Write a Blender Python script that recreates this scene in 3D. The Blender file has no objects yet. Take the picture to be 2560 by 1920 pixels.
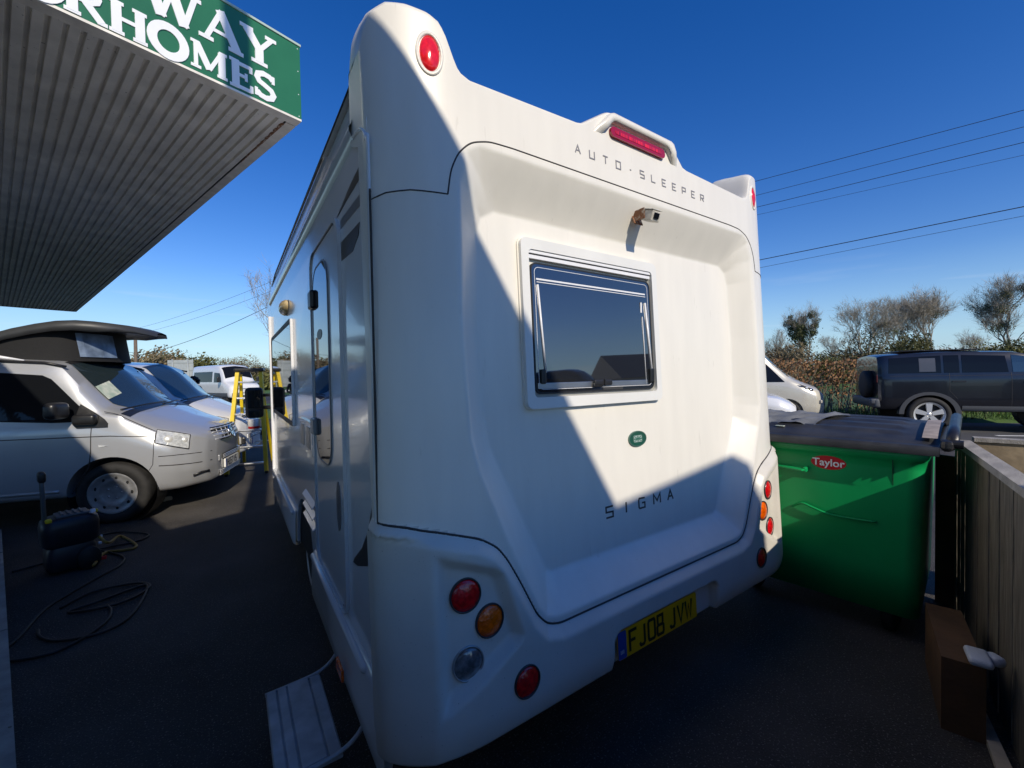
import bpy, bmesh, math, random
import numpy as np
from mathutils import Vector, Matrix
S = bpy.context.scene
COL = S.collection
rnd = random.Random(7)
rad = math.radians

# ---------------------------------------------------------------- camera
YAW, PITCH, ROLL, CAMH, FPX = rad(34.0), rad(1.2), rad(1.0), 1.55, 1035.0
_f = Vector((math.sin(YAW)*math.cos(PITCH), math.cos(YAW)*math.cos(PITCH), -math.sin(PITCH)))
_r0 = Vector((math.cos(YAW), -math.sin(YAW), 0)); _u0 = _r0.cross(_f)
_r = _r0*math.cos(ROLL) - _u0*math.sin(ROLL); _u = _u0*math.cos(ROLL) + _r0*math.sin(ROLL)
cam = bpy.data.cameras.new('camera'); cam.sensor_width = 36; cam.lens = 36*FPX/2560
cam.clip_start = .02; cam.clip_end = 6000
co = bpy.data.objects.new('camera', cam); COL.objects.link(co)
m = Matrix.Identity(4)
for i in range(3):
    m[i][0] = _r[i]; m[i][1] = _u[i]; m[i][2] = -_f[i]
m[2][3] = CAMH
co.matrix_world = m
S.camera = co

# ---------------------------------------------------------------- light
SUN = Vector((.08, 1.0, -.65)).normalized()          # direction the light travels
W = bpy.data.worlds.new('World'); S.world = W; W.use_nodes = True
nt = W.node_tree; nt.nodes.clear()
sky = nt.nodes.new('ShaderNodeTexSky'); sky.sky_type = 'NISHITA'; sky.sun_disc = False
sky.sun_elevation = math.asin(-SUN.z); sky.sun_rotation = math.atan2(-SUN.x, -SUN.y)
sky.air_density = 1.0; sky.dust_density = 0.0; sky.ozone_density = 2.5
hs = nt.nodes.new('ShaderNodeHueSaturation'); hs.inputs['Value'].default_value = 1.13; hs.inputs['Saturation'].default_value = 1.39; hs.inputs['Hue'].default_value = .518
bg = nt.nodes.new('ShaderNodeBackground'); bg.inputs['Strength'].default_value = .125
out = nt.nodes.new('ShaderNodeOutputWorld')
# thin low clouds
tc = nt.nodes.new('ShaderNodeTexCoord'); mp = nt.nodes.new('ShaderNodeMapping'); mp.inputs['Scale'].default_value = (2.2, 2.2, 22)
nz = nt.nodes.new('ShaderNodeTexNoise'); nz.inputs['Scale'].default_value = 2.3; nz.inputs['Detail'].default_value = 6
cr = nt.nodes.new('ShaderNodeValToRGB'); cr.color_ramp.elements[0].position = .58; cr.color_ramp.elements[1].position = .80
sx = nt.nodes.new('ShaderNodeSeparateXYZ')
r2 = nt.nodes.new('ShaderNodeValToRGB')
e = r2.color_ramp.elements; e[0].position = 0; e[0].color = (.55,)*3+(1,); e[1].position = .22; e[1].color = (0, 0, 0, 1)
mu = nt.nodes.new('ShaderNodeMath'); mu.operation = 'MULTIPLY'
mx = nt.nodes.new('ShaderNodeMixRGB'); mx.inputs[2].default_value = (6.5, 7.0, 7.6, 1)
L = nt.links.new
L(tc.outputs['Generated'], mp.inputs[0]); L(mp.outputs[0], nz.inputs['Vector']); L(nz.outputs['Fac'], cr.inputs[0])
L(tc.outputs['Generated'], sx.inputs[0]); L(sx.outputs['Z'], r2.inputs[0])
L(cr.outputs[0], mu.inputs[0]); L(r2.outputs[0], mu.inputs[1])
hz = nt.nodes.new('ShaderNodeMixRGB'); hz.inputs[2].default_value = (2.3, 4.0, 6.2, 1)      # clear pale-blue air all round the horizon
r3 = nt.nodes.new('ShaderNodeValToRGB'); e = r3.color_ramp.elements; e[0].position = .0; e[0].color = (.8,)*3+(1,); e[1].position = .20; e[1].color = (0, 0, 0, 1)
L(sx.outputs['Z'], r3.inputs[0]); L(r3.outputs[0], hz.inputs[0]); L(hs.outputs[0], hz.inputs[1])
L(sky.outputs[0], hs.inputs['Color']); L(hz.outputs[0], mx.inputs[1]); L(mu.outputs[0], mx.inputs[0])
L(mx.outputs[0], bg.inputs['Color']); L(bg.outputs[0], out.inputs[0])
sl = bpy.data.lights.new('sun', 'SUN'); sl.energy = 3.9; sl.angle = rad(.45); sl.color = (1, .905, .75)
so = bpy.data.objects.new('sun', sl); COL.objects.link(so); so.rotation_euler = SUN.to_track_quat('-Z', 'Y').to_euler()
S.view_settings.view_transform = 'Standard'; S.view_settings.look = 'None'
S.view_settings.exposure = 0.0; S.view_settings.gamma = 1; S.view_settings.use_curve_mapping = False

# ---------------------------------------------------------------- materials
def M(name, col, rough=.5, metal=0, ior=1.5, coat=0, var=0, vs=8, bump=0, bs=40, col2=None, t0=.35, t1=.7, trans=0, alpha=1, detail=4, spec=None, stretch=None, spots=None):
    mt = bpy.data.materials.new(name); mt.use_nodes = True; n = mt.node_tree; b = n.nodes['Principled BSDF']; lk = n.links.new
    b.inputs['Base Color'].default_value = (*col, 1); b.inputs['Roughness'].default_value = rough; b.inputs['Metallic'].default_value = metal
    b.inputs['IOR'].default_value = ior; b.inputs['Coat Weight'].default_value = coat; b.inputs['Coat Roughness'].default_value = .03
    b.inputs['Transmission Weight'].default_value = trans; b.inputs['Alpha'].default_value = alpha
    if spec is not None: b.inputs['Specular IOR Level'].default_value = spec
    t = n.nodes.new('ShaderNodeTexCoord'); src = t.outputs['Object']
    if stretch:
        mpp = n.nodes.new('ShaderNodeMapping'); mpp.inputs['Scale'].default_value = stretch; lk(src, mpp.inputs[0]); src = mpp.outputs[0]
    colout = None
    if var or col2:
        z = n.nodes.new('ShaderNodeTexNoise'); z.inputs['Scale'].default_value = vs; z.inputs['Detail'].default_value = detail; lk(src, z.inputs['Vector'])
        c = n.nodes.new('ShaderNodeValToRGB'); c.color_ramp.elements[0].position = t0; c.color_ramp.elements[1].position = t1
        a1 = tuple(min(1, x*(1-var)) for x in col); a2 = col2 if col2 else tuple(min(1, x*(1+var)) for x in col)
        c.color_ramp.elements[0].color = (*(col if col2 else a1), 1); c.color_ramp.elements[1].color = (*a2, 1)
        lk(z.outputs['Fac'], c.inputs[0]); colout = c.outputs[0]; lk(colout, b.inputs['Base Color'])
        rr = n.nodes.new('ShaderNodeMapRange'); rr.inputs['To Min'].default_value = max(.01, rough*.8); rr.inputs['To Max'].default_value = min(1, rough*1.25)
        lk(z.outputs['Fac'], rr.inputs['Value']); lk(rr.outputs[0], b.inputs['Roughness'])
    if spots:                                        # (colour, scale, threshold): small specks of dirt
        z2 = n.nodes.new('ShaderNodeTexNoise'); z2.inputs['Scale'].default_value = spots[1]; z2.inputs['Detail'].default_value = 5; lk(src, z2.inputs['Vector'])
        c2 = n.nodes.new('ShaderNodeValToRGB'); c2.color_ramp.elements[0].position = spots[2]; c2.color_ramp.elements[1].position = min(.99, spots[2]+.05)
        x2 = n.nodes.new('ShaderNodeMixRGB'); lk(z2.outputs['Fac'], c2.inputs[0]); lk(c2.outputs[0], x2.inputs[0]); x2.inputs[2].default_value = (*spots[0], 1)
        if colout: lk(colout, x2.inputs[1])
        else: x2.inputs[1].default_value = (*col, 1)
        lk(x2.outputs[0], b.inputs['Base Color'])
    if bump:
        z3 = n.nodes.new('ShaderNodeTexNoise'); z3.inputs['Scale'].default_value = bs; z3.inputs['Detail'].default_value = 5; lk(src, z3.inputs['Vector'])
        bp = n.nodes.new('ShaderNodeBump'); bp.inputs['Strength'].default_value = bump; bp.inputs['Distance'].default_value = .01
        lk(z3.outputs['Fac'], bp.inputs['Height']); lk(bp.outputs[0], b.inputs['Normal'])
    return mt
gel = M('gelcoat', (.82, .785, .71), .3, var=.022, vs=3, bump=.012, bs=7, stretch=(5, 5, .8), spots=((.75, .715, .64), 9, .68))
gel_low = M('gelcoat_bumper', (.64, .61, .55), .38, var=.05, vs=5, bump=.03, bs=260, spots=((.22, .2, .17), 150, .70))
panel = M('side_panel_paint', (.74, .75, .755), .14, coat=.25, var=.02, vs=2, bump=.004, bs=5)
frp = M('frame_plastic', (.78, .775, .745), .33, var=.03, vs=6)
seamm = M('seam_rubber', (.035, .032, .032), .6)
rub = M('black_rubber', (.014, .014, .015), .55, var=.2, vs=20)
blk = M('black_plastic', (.018, .018, .02), .35, var=.2, vs=12, bump=.05, bs=300)
alu = M('aluminium', (.62, .63, .65), .3, metal=.9, var=.05, vs=14)
aluw = M('white_aluminium', (.82, .82, .84), .25, var=.03, vs=9)
alu_step = M('step_aluminium', (.42, .44, .46), .55, metal=.25, var=.2, vs=12, bump=.1, bs=90)
chrome = M('chrome', (.8, .8, .8), .08, metal=1)
winglass = M('tinted_acrylic', (.018, .020, .024), .02, ior=2.35, var=.1, vs=1.2)
glass = M('dark_glass', (.008, .009, .011), .03, ior=1.45, spec=.3)
screen = M('windscreen_glass', (.022, .035, .04), .02, ior=2.0)
clearp = M('clear_lens', (.55, .57, .58), .06, ior=1.6, coat=1, var=.25, vs=38)
redl = M('red_lens', (.62, .004, .010), .12, coat=.6, var=.35, vs=60, bump=.25, bs=110)
orgl = M('orange_lens', (.88, .11, .0), .15, coat=.4, var=.35, vs=55, bump=.4, bs=90)
decal_d = M('stripe_dark', (.055, .048, .044), .35, var=.1, vs=9)
decal_g = M('stripe_grey', (.20, .205, .215), .35, metal=.3)
text_g = M('letter_grey', (.25, .245, .26), .35)
plate_y = M('plate_yellow', (.85, .42, .005), .3, var=.05, vs=10)
plate_w = M('plate_white', (.75, .75, .72), .3)
plate_b = M('plate_blue', (.01, .06, .30), .3)
inkm = M('plate_ink', (.008, .008, .009), .4)
clearg = M('reversing_lens', (.13, .14, .15), .05, coat=1, var=.5, vs=45)
rust = M('rust', (.23, .10, .045), .85, var=.5, vs=45, col2=(.62, .55, .45), t0=.5, t1=.72, bump=.4, bs=120)
green_s = M('sign_green', (.030, .170, .072), .28, var=.16, vs=1.4, coat=.3, spots=((.45, .5, .48), 60, .82))
white_s = M('sign_letter_white', (.86, .86, .86), .35, var=.03, vs=6)
soff = M('soffit_sheet', (.84, .80, .71), .55, var=.14, vs=3.5, stretch=(1, 1, 1), spots=((.25, .22, .19), 55, .68), bump=.05, bs=60)
bord = M('soffit_border', (.84, .79, .69), .55, var=.12, vs=9, spots=((.13, .08, .05), 24, .70))
asph = M('asphalt', (.052, .046, .041), .85, var=.6, vs=1.1, detail=9, bump=1.0, bs=120, spots=((.17, .16, .15), 115, .60))
roadm = M('road_asphalt', (.075, .074, .075), .85, var=.25, vs=1.2, bump=.5, bs=120)
paintw = M('road_paint', (.75, .74, .70), .6, var=.08, vs=20)
grassm = M('grass', (.055, .105, .018), .9, var=.5, vs=.8, detail=8, bump=.6, bs=30)
fieldm = M('field', (.06, .13, .02), .9, var=.3, vs=.05, detail=5)
hillm = M('hillside', (.055, .075, .045), .95, col2=(.10, .10, .055), vs=.03, detail=8, bump=0)
conc = M('concrete', (.33, .32, .29), .85, var=.2, vs=9, bump=.3, bs=90, spots=((.14, .13, .11), 30, .68))
timb = M('weathered_timber', (.15, .13, .10), .85, var=.4, vs=5, stretch=(14, 14, 1.2), bump=.4, bs=18)
timb_top = M('weathered_capping', (.34, .315, .28), .85, var=.22, vs=3, stretch=(2, 9, 6), bump=.4, bs=20)
timb_b = M('brown_timber', (.11, .055, .024), .8, var=.3, vs=6, bump=.25, bs=40)
grn = M('bin_green', (.003, .33, .095), .38, var=.12, vs=2.2, bump=.03, bs=8, spots=((.02, .10, .05), 35, .76))
lidm = M('bin_lid', (.030, .031, .035), .5, var=.35, vs=7, bump=.08, bs=60, spots=((.30, .30, .29), 26, .74))
redp = M('badge_red', (.55, .01, .015), .35)
silver = M('silver_paint', (.52, .53, .55), .30, metal=.4, coat=.8, var=.02, vs=3)
whitep = M('white_paint', (.78, .78, .77), .25, coat=.8, var=.02, vs=3)
creamp = M('cream_paint', (.62, .585, .49), .28, metal=.15, coat=.8, var=.03, vs=3)
greyp = M('grey_paint', (.009, .010, .015), .22, metal=.0, coat=.5, var=.06, vs=4)
greyr = M('grey_roof', (.05, .052, .055), .45, var=.06, vs=4)
canvas = M('black_canvas', (.010, .010, .011), .85, bump=.2, bs=25)
clearw = M('plastic_window', (.20, .26, .36), .18, var=.45, vs=6)
yel = M('yellow_fibreglass', (.78, .56, .01), .4, var=.1, vs=12)
lampc = M('cream_lens', (.62, .47, .24), .25, var=.3, vs=25, coat=.5)
tyre = M('tyre', (.022, .021, .020), .75, var=.3, vs=15, bump=.2, bs=80)
rimm = M('steel_trim', (.42, .42, .42), .4, metal=.6, var=.12, vs=20)
alloy = M('alloy', (.72, .72, .70), .3, metal=.5)
bark = M('bark', (.25, .225, .18), .9, var=.3, vs=6)
twigm = M('twig', (.36, .315, .25), .9, var=.25, vs=3)
ivy = M('ivy_leaf', (.10, .11, .035), .6, var=.5, vs=2.5)
leafb = M('beech_leaf', (.30, .155, .065), .75, var=.45, vs=6)
shrubm = M('shrub_leaf', (.115, .115, .030), .8, var=.5, vs=1.2)
paper = M('paper_card', (.42, .52, .40), .6, col2=(.75, .76, .62), vs=14)
skin = M('skin', (.52, .30, .20), .55)
hairm = M('hair', (.008, .007, .006), .5)
shirt = M('patterned_top', (.012, .012, .016), .8, col2=(.35, .16, .12), vs=30, t0=.55, t1=.62)
jeans = M('dark_trousers', (.02, .022, .03), .85)
wire_m = M('wire', (.03, .03, .032), .6)
polem = M('pole_timber', (.16, .12, .085), .9, var=.2, vs=4)
galv = M('galvanised', (.42, .45, .43), .5, metal=.3, var=.08, vs=4)
washm = M('washer_plastic', (.012, .014, .022), .4, var=.3, vs=9)
washg = M('washer_grey', (.10, .11, .12), .5)
hosem = M('hose_black', (.012, .012, .012), .5)
hosey = M('hose_ochre', (.28, .17, .03), .5)
sheetm = M('grey_sheet', (.17, .175, .18), .7, var=.2, vs=9, bump=.25, bs=14)

# ---------------------------------------------------------------- helpers
def tag(o, label=None, cat=None, group=None, kind=None):
    if label: o['label'] = label
    if cat: o['category'] = cat
    if group: o['group'] = group
    if kind: o['kind'] = kind
    return o
def empty(name, loc=(0, 0, 0), rz=0, label=None, cat=None, group=None):
    o = bpy.data.objects.new(name, None); COL.objects.link(o); o.location = loc; o.rotation_euler = (0, 0, rz); o.empty_display_size = .2
    return tag(o, label, cat, group)
def mk(name, VF, mat, parent=None, smooth=False, label=None, cat=None, group=None, kind=None, fix=True):
    V, F = VF
    me = bpy.data.meshes.new(name); me.from_pydata([tuple(v) for v in V], [], F)
    if fix:
        b = bmesh.new(); b.from_mesh(me); bmesh.ops.recalc_face_normals(b, faces=b.faces); b.to_mesh(me); b.free()
    me.materials.append(mat)
    if smooth: me.polygons.foreach_set('use_smooth', [True]*len(me.polygons))
    o = bpy.data.objects.new(name, me); COL.objects.link(o)
    if parent: o.parent = parent
    return tag(o, label, cat, group, kind)
def join(*parts):
    V, F = [], []
    for v, f in parts:
        n = len(V); V += [tuple(p) for p in v]; F += [tuple(i+n for i in q) for q in f]
    return V, F
def box(c, s, bev=0, rz=0, ry=0, rx=0, seg=2):
    b = bmesh.new(); bmesh.ops.create_cube(b, size=1); bmesh.ops.scale(b, vec=s, verts=b.verts)
    if bev: bmesh.ops.bevel(b, geom=b.edges[:], offset=min(bev, min(s)*.49), segments=seg, affect='EDGES', profile=.5)
    R = Matrix.Translation(c) @ Matrix.Rotation(rz, 4, 'Z') @ Matrix.Rotation(ry, 4, 'Y') @ Matrix.Rotation(rx, 4, 'X')
    bmesh.ops.transform(b, matrix=R, verts=b.verts); b.verts.index_update()
    r = [v.co.to_tuple() for v in b.verts], [tuple(v.index for v in f.verts) for f in b.faces]; b.free(); return r
def grid(rows, cu=False, cv=False):
    V = [tuple(p) for r in rows for p in r]; n = len(rows[0]); F = []
    R = len(rows)
    for i in range(R if cu else R-1):
        for j in range(n if cv else n-1):
            a = i*n+j; b_ = i*n+(j+1) % n; c = ((i+1) % R)*n+(j+1) % n; d = ((i+1) % R)*n+j
            F.append((a, b_, c, d))
    return V, F
def tube(path, r, n=6, cap=True):
    P = [Vector(p) for p in path]; rs = r if isinstance(r, (list, tuple)) else [r]*len(P); rows = []
    prev = None
    for i, p in enumerate(P):
        d = (P[min(i+1, len(P)-1)]-P[max(i-1, 0)])
        d = d.normalized() if d.length > 1e-9 else Vector((0, 0, 1))
        a = prev - d*prev.dot(d) if prev is not None else (Vector((0, 0, 1)) if abs(d.z) < .9 else Vector((1, 0, 0))).cross(d)
        if a.length < 1e-6: a = d.orthogonal()
        a.normalize(); prev = a; b_ = d.cross(a)
        rows.append([p+(a*math.cos(t)+b_*math.sin(t))*rs[i] for t in [2*math.pi*k/n for k in range(n)]])
    V, F = grid(rows, cv=True)
    if cap: F.append(tuple(range(n))[::-1]); F.append(tuple((len(P)-1)*n+k for k in range(n)))
    return V, F
def spline(pts, k=6):
    P = [Vector(p) for p in pts]; o = []
    for i in range(len(P)-1):
        a, b_, c, d = P[max(i-1, 0)], P[i], P[i+1], P[min(i+2, len(P)-1)]
        for j in range(k):
            t = j/k; o.append(.5*((2*b_)+(c-a)*t+(2*a-5*b_+4*c-d)*t*t+(3*b_-a-3*c+d)*t**3))
    o.append(P[-1]); return o
def prism(front, off):
    n = len(front); off = Vector(off); V = [Vector(p) for p in front]+[Vector(p)+off for p in front]
    F = [tuple(range(n)), tuple(range(2*n-1, n-1, -1))]+[(i, i+n, (i+1) % n+n, (i+1) % n) for i in range(n)]
    return V, F
def lathe(prof, c=(0, 0, 0), ax='y', n=32, sgn=1):
    rows = []
    for k in range(n):
        t = 2*math.pi*k/n; ca, sa = math.cos(t), math.sin(t); row = []
        for r, h in prof:
            p = (r*ca, h*sgn, r*sa) if ax == 'y' else ((r*ca, r*sa, h*sgn) if ax == 'z' else (h*sgn, r*ca, r*sa))
            row.append((p[0]+c[0], p[1]+c[1], p[2]+c[2]))
        rows.append(row)
    return grid(rows, cu=True)
def disc(c, nrm, rx, ry, up=(0, 0, 1), dome=.01, n=24, rings=4):
    """a domed lens: centre, outward normal, half sizes"""
    N = Vector(nrm).normalized(); U = Vector(up); U = (U-N*U.dot(N)).normalized(); R = U.cross(N); c = Vector(c)
    rows = []
    for i in range(rings+1):
        f = i/rings; rows.append([c+(R*math.cos(t)*rx+U*math.sin(t)*ry)*f+N*dome*(1-f*f) for t in [2*math.pi*k/n for k in range(n)]])
    rows.append([c+(R*math.cos(t)*rx+U*math.sin(t)*ry)*1.0-N*.008 for t in [2*math.pi*k/n for k in range(n)]])
    return grid(rows, cv=True)
def rrect(w, h, r, n=5):
    """rounded rectangle outline, counter-clockwise, centred"""
    o = []
    for cx, cy, a0 in ((w/2-r, h/2-r, 0), (-w/2+r, h/2-r, 90), (-w/2+r, -h/2+r, 180), (w/2-r, -h/2+r, 270)):
        for k in range(n+1):
            t = rad(a0+90*k/n); o.append((cx+r*math.cos(t), cy+r*math.sin(t)))
    return o
def ring(outer, inner, P, h0, h1):
    """a flat frame between two outlines with equal counts; P(x, y, h) maps to space"""
    n = len(outer)
    rows = [[P(x, y, h0) for x, y in outer], [P(x, y, h1) for x, y in outer], [P(x, y, h1) for x, y in inner], [P(x, y, h0) for x, y in inner]]
    return grid(rows, cv=True)
def ribbon(pts, w, P, h, closed=False):
    """a flat stroke with mitred joints, raised by h"""
    n = len(pts); Lp, Rp = [], []
    for i in range(n):
        a = pts[i-1] if (i or closed) else None; c = pts[(i+1) % n] if (i < n-1 or closed) else None; p = pts[i]
        def nn(u, v):
            dx, dy = v[0]-u[0], v[1]-u[1]; l = math.hypot(dx, dy) or 1; return -dy/l, dx/l
        if a is None: nx, ny = nn(p, c)
        elif c is None: nx, ny = nn(a, p)
        else:
            n1, n2 = nn(a, p), nn(p, c); nx, ny = n1[0]+n2[0], n1[1]+n2[1]; q = max(.35, (nx*nx+ny*ny)/2); nx /= q; ny /= q
        Lp.append((p[0]+nx*w/2, p[1]+ny*w/2)); Rp.append((p[0]-nx*w/2, p[1]-ny*w/2))
    rows = [[P(*q, 0) for q in Lp], [P(*q, h) for q in Lp], [P(*q, h) for q in Rp], [P(*q, 0) for q in Rp]]
    V, F = grid(rows, cv=closed)
    if not closed:
        F.append((0, n, 2*n, 3*n)); F.append((n-1, 2*n-1, 3*n-1, 4*n-1))
    return V, F
def realize(o):
    dg = bpy.context.evaluated_depsgraph_get(); dg.update()
    me = bpy.data.meshes.new_from_object(o.evaluated_get(dg)); o.modifiers.clear(); o.data = me; return o
def cut(o, cutters):
    tmp = []; par = o.parent; o.parent = None
    for VF in cutters:
        c = mk('tmp_cut', VF, blk); tmp.append(c); md = o.modifiers.new('b', 'BOOLEAN'); md.operation = 'DIFFERENCE'; md.object = c; md.solver = 'EXACT'
    realize(o)
    for c in tmp: bpy.data.objects.remove(c)
    o.parent = par
    return o
def crom(keys, k, ten=.5):
    """smooth resample of a list of tuples (softened Catmull-Rom)"""
    A = [np.array(q, float) for q in keys]; o = []
    for i in range(len(A)-1):
        a, b_, c, d = A[max(i-1, 0)], A[i], A[i+1], A[min(i+2, len(A)-1)]
        m0, m1 = (c-a)*.5*ten, (d-b_)*.5*ten
        for j in range(k):
            t = j/k; o.append((2*t**3-3*t*t+1)*b_+(t**3-2*t*t+t)*m0+(-2*t**3+3*t*t)*c+(t**3-t*t)*m1)
    o.append(A[-1]); return o
# stroke letters on a unit box
GL = {'A': [[(0, 0), (.5, 1), (1, 0)], [(.2, .36), (.8, .36)]], 'U': [[(0, 1), (0, 0), (1, 0), (1, 1)]], 'T': [[(0, 1), (1, 1)], [(.5, .92), (.5, 0)]],
 'O': [[(0, 0), (1, 0), (1, 1), (0, 1), 'c']], '.': [[(.35, .5), (.65, .5)]], 'S': [[(1, 1), (0, 1), (0, .52), (1, .48), (1, 0), (0, 0)]],
 'L': [[(0, 1), (0, 0), (1, 0)]], 'E': [[(1, 1), (0, 1), (0, 0), (1, 0)], [(.08, .5), (.85, .5)]], 'P': [[(0, 0), (0, 1), (1, 1), (1, .45), (.08, .45)]],
 'R': [[(0, 0), (0, 1), (1, 1), (1, .48), (.08, .48)], [(.45, .42), (1, 0)]], 'I': [[(.5, 1), (.5, 0)]], 'G': [[(1, .95), (.1, 1), (0, .85), (0, .12), (.12, 0), (1, 0), (1, .5), (.55, .5)]],
 'M': [[(0, 0), (0, 1), (.5, .3), (1, 1), (1, 0)]], 'F': [[(1, 1), (0, 1), (0, 0)], [(.08, .52), (.8, .52)]], 'J': [[(.8, 1), (.8, .12), (.65, 0), (.2, 0), (.05, .15)]],
 '0': [[(.12, 0), (.88, 0), (1, .12), (1, .88), (.88, 1), (.12, 1), (0, .88), (0, .12), 'c']], '8': [[(.1, 0), (.9, 0), (1, .1), (1, .42), (.88, .5), (.12, .5), (0, .42), (0, .1), 'c'], [(.1, .58), (.1, 1), (.9, 1), (.9, .58)]],
 'V': [[(0, 1), (.5, 0), (1, 1)]], 'W': [[(0, 1), (.22, 0), (.5, .75), (.78, 0), (1, 1)]], 'H': [[(0, 0), (0, 1)], [(1, 0), (1, 1)], [(.08, .5), (.92, .5)]],
 '5': [[(1, 1), (.05, 1), (.05, .58), (.9, .55), (1, .42), (1, .1), (.88, 0), (0, 0)]], '7': [[(0, 1), (1, 1), (.4, 0)]], 'N': [[(0, 0), (0, 1), (1, 0), (1, 1)]]}
def letter(ch, x0, y0, w, h, sw, P, mat, parent, th=.002, name='letter'):
    parts = []
    for k, st in enumerate(GL[ch]):
        cl = st[-1] == 'c'; pts = [(x0+p[0]*w, y0+p[1]*h) for p in st if p != 'c']
        parts.append(ribbon(pts, sw, P, th-.0003*k, cl))
    return mk(name, join(*parts), mat, parent)
# ================================================================ MOTORHOME
MO = Vector((1.645, 1.2, 0))
mh = empty('motorhome', MO, label='white coachbuilt motorhome seen from its moulded rear with round lamps and square window', cat='motorhome')
def mirror(half): return half+[(-x, z) for x, z in half[::-1]]
P_OUT = mirror([(-.90, 2.365), (-.955, 2.33), (-.99, 2.22), (-1.0, 1.74), (-.985, 1.34), (-.955, 1.22), (-.87, 1.0), (-.735, .70), (-.70, .65), (-.65, .632)])
P_IN = mirror([(-.79, 2.185), (-.85, 2.15), (-.872, 2.08), (-.885, 1.757), (-.875, 1.40), (-.855, 1.28), (-.615, .765), (-.59, .75)])
P_BUM = mirror([(-1.5, 1.09), (-1.2, 1.075), (-1.11, 1.05), (-.967, 1.0), (-.90, .955), (-.86, .90), (-.811, .81), (-.745, .675), (-.70, .625), (-.64, .607)])
P_BUM = [(-1.5, .2)]+P_BUM+[(1.5, .2)]
P_CL = [(-1.125, .985), (-.93, .905), (-.895, .875), (-.825, .645), (-.845, .62), (-1.125, .475)]
P_CR = [(-x, z) for x, z in P_CL[::-1]]
P_PL = [(-.385, .25), (-.385, .455), (-.365, .483), (-.34, .492), (.34, .492), (.365, .483), (.385, .455), (.385, .25)]
def sdist(X, Z, poly):
    """distance to the outline, positive inside"""
    d = np.full(X.shape, 1e9); ins = np.zeros(X.shape, bool); n = len(poly)
    for i in range(n):
        ax, az = poly[i]; bx, bz = poly[(i+1) % n]; ex, ez = bx-ax, bz-az
        t = np.clip(((X-ax)*ex+(Z-az)*ez)/(ex*ex+ez*ez), 0, 1); d = np.minimum(d, np.hypot(X-ax-t*ex, Z-az-t*ez))
        c = (az > Z) != (bz > Z)
        with np.errstate(divide='ignore', invalid='ignore'):
            xi = ex*(Z-az)/(ez if ez else 1e-12)+ax
        ins ^= c & (X < xi)
    return np.where(ins, d, -d)
def sst(t): t = np.clip(t, 0, 1); return t*t*(3-2*t)
def RY(X, Z):
    X = np.asarray(X, float); Z = np.asarray(Z, float)
    y = -.01+.05*(Z-.5)
    e = np.clip((np.abs(X)-.95)/.32, 0, 1); y = y+.14*(1-np.sqrt(np.clip(1-e*e, 0, 1)))
    do, di = sdist(X, Z, P_OUT), sdist(X, Z, P_IN)
    t = np.where(di >= 0, 1.0, np.where(do <= 0, 0.0, do/(do-di+1e-9))); y = y+.102*(.88*t+.12*sst(t))
    ridge = np.exp(-(np.minimum(np.abs(do), .2)/.022)**2); y = y-.0015*ridge*(Z < 2.3)
    db = sdist(X, Z, P_BUM); y = y-.036*(.7*np.clip(db/.042, 0, 1)+.3*sst(db/.042))+.30*np.clip(np.abs(X)-1.142, 0, 1)*(db > .03)
    for P in (P_CL, P_CR): y = y+.036*np.clip(sdist(X, Z, P)/.034, 0, 1)
    y = y+.05*sst(sdist(X, Z, P_PL)/.014)
    y = y+np.where(Z < .47, 2.0*(np.clip(.44-Z, 0, .2))**2, 0)*(1-sst(sdist(X, Z, P_PL)/.014))
    return y
def RP(x, z, h=0):
    return (x*(1+.014*float(sst((abs(x)-1.0)/.25)*sst((1.085-z)/.03))), float(RY(np.array([x]), np.array([z]))[0])-h, z)
def RN(x, z, d=.02):
    f = lambda a, b_: float(RY(np.array([a]), np.array([b_]))[0])
    return Vector(((f(x+d, z)-f(x-d, z))/(2*d), -1, (f(x, z+d)-f(x, z-d))/(2*d))).normalized()
TOPX = [-1.27, -1.262, -1.245, -1.198, -1.14, -1.07, -1.035, -1.015, -1.0, -.985, -.97, -.93, -.42, -.385, -.25, -.225, -.19, -.05, .18, .21, .235, .32, .355, .93, .97, .985, 1.0, 1.015, 1.035, 1.07, 1.14, 1.198, 1.245, 1.262, 1.27]
TOPZ = [2.63, 2.69, 2.735, 2.768, 2.772, 2.764, 2.746, 2.71, 2.67, 2.63, 2.60, 2.585, 2.604, 2.612, 2.70, 2.714, 2.721, 2.722, 2.718, 2.712, 2.70, 2.612, 2.604, 2.588, 2.60, 2.63, 2.67, 2.71, 2.746, 2.764, 2.772, 2.768, 2.735, 2.69, 2.63]
xs = [-(.95+.32*math.sin(rad(90-a))) for a in np.linspace(0, 90, 40)][:-1]+list(np.linspace(-.95, .95, 251))+[.95+.32*math.sin(rad(a)) for a in np.linspace(0, 90, 40)][1:]
xs = np.array(xs); zt = np.interp(xs, TOPX, TOPZ)
NV = 300
vv = np.linspace(0, 1, NV)
Xg = np.repeat(xs[None, :], NV, 0); Zg = .335+(zt[None, :]-.335)*vv[:, None]
Yg = RY(Xg, Zg)
Xw = Xg*(1+.014*sst((np.abs(Xg)-1.0)/.25)*sst((1.085-Zg)/.03))
rows = [list(zip(Xw[i], Yg[i], Zg[i])) for i in range(NV)]
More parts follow.
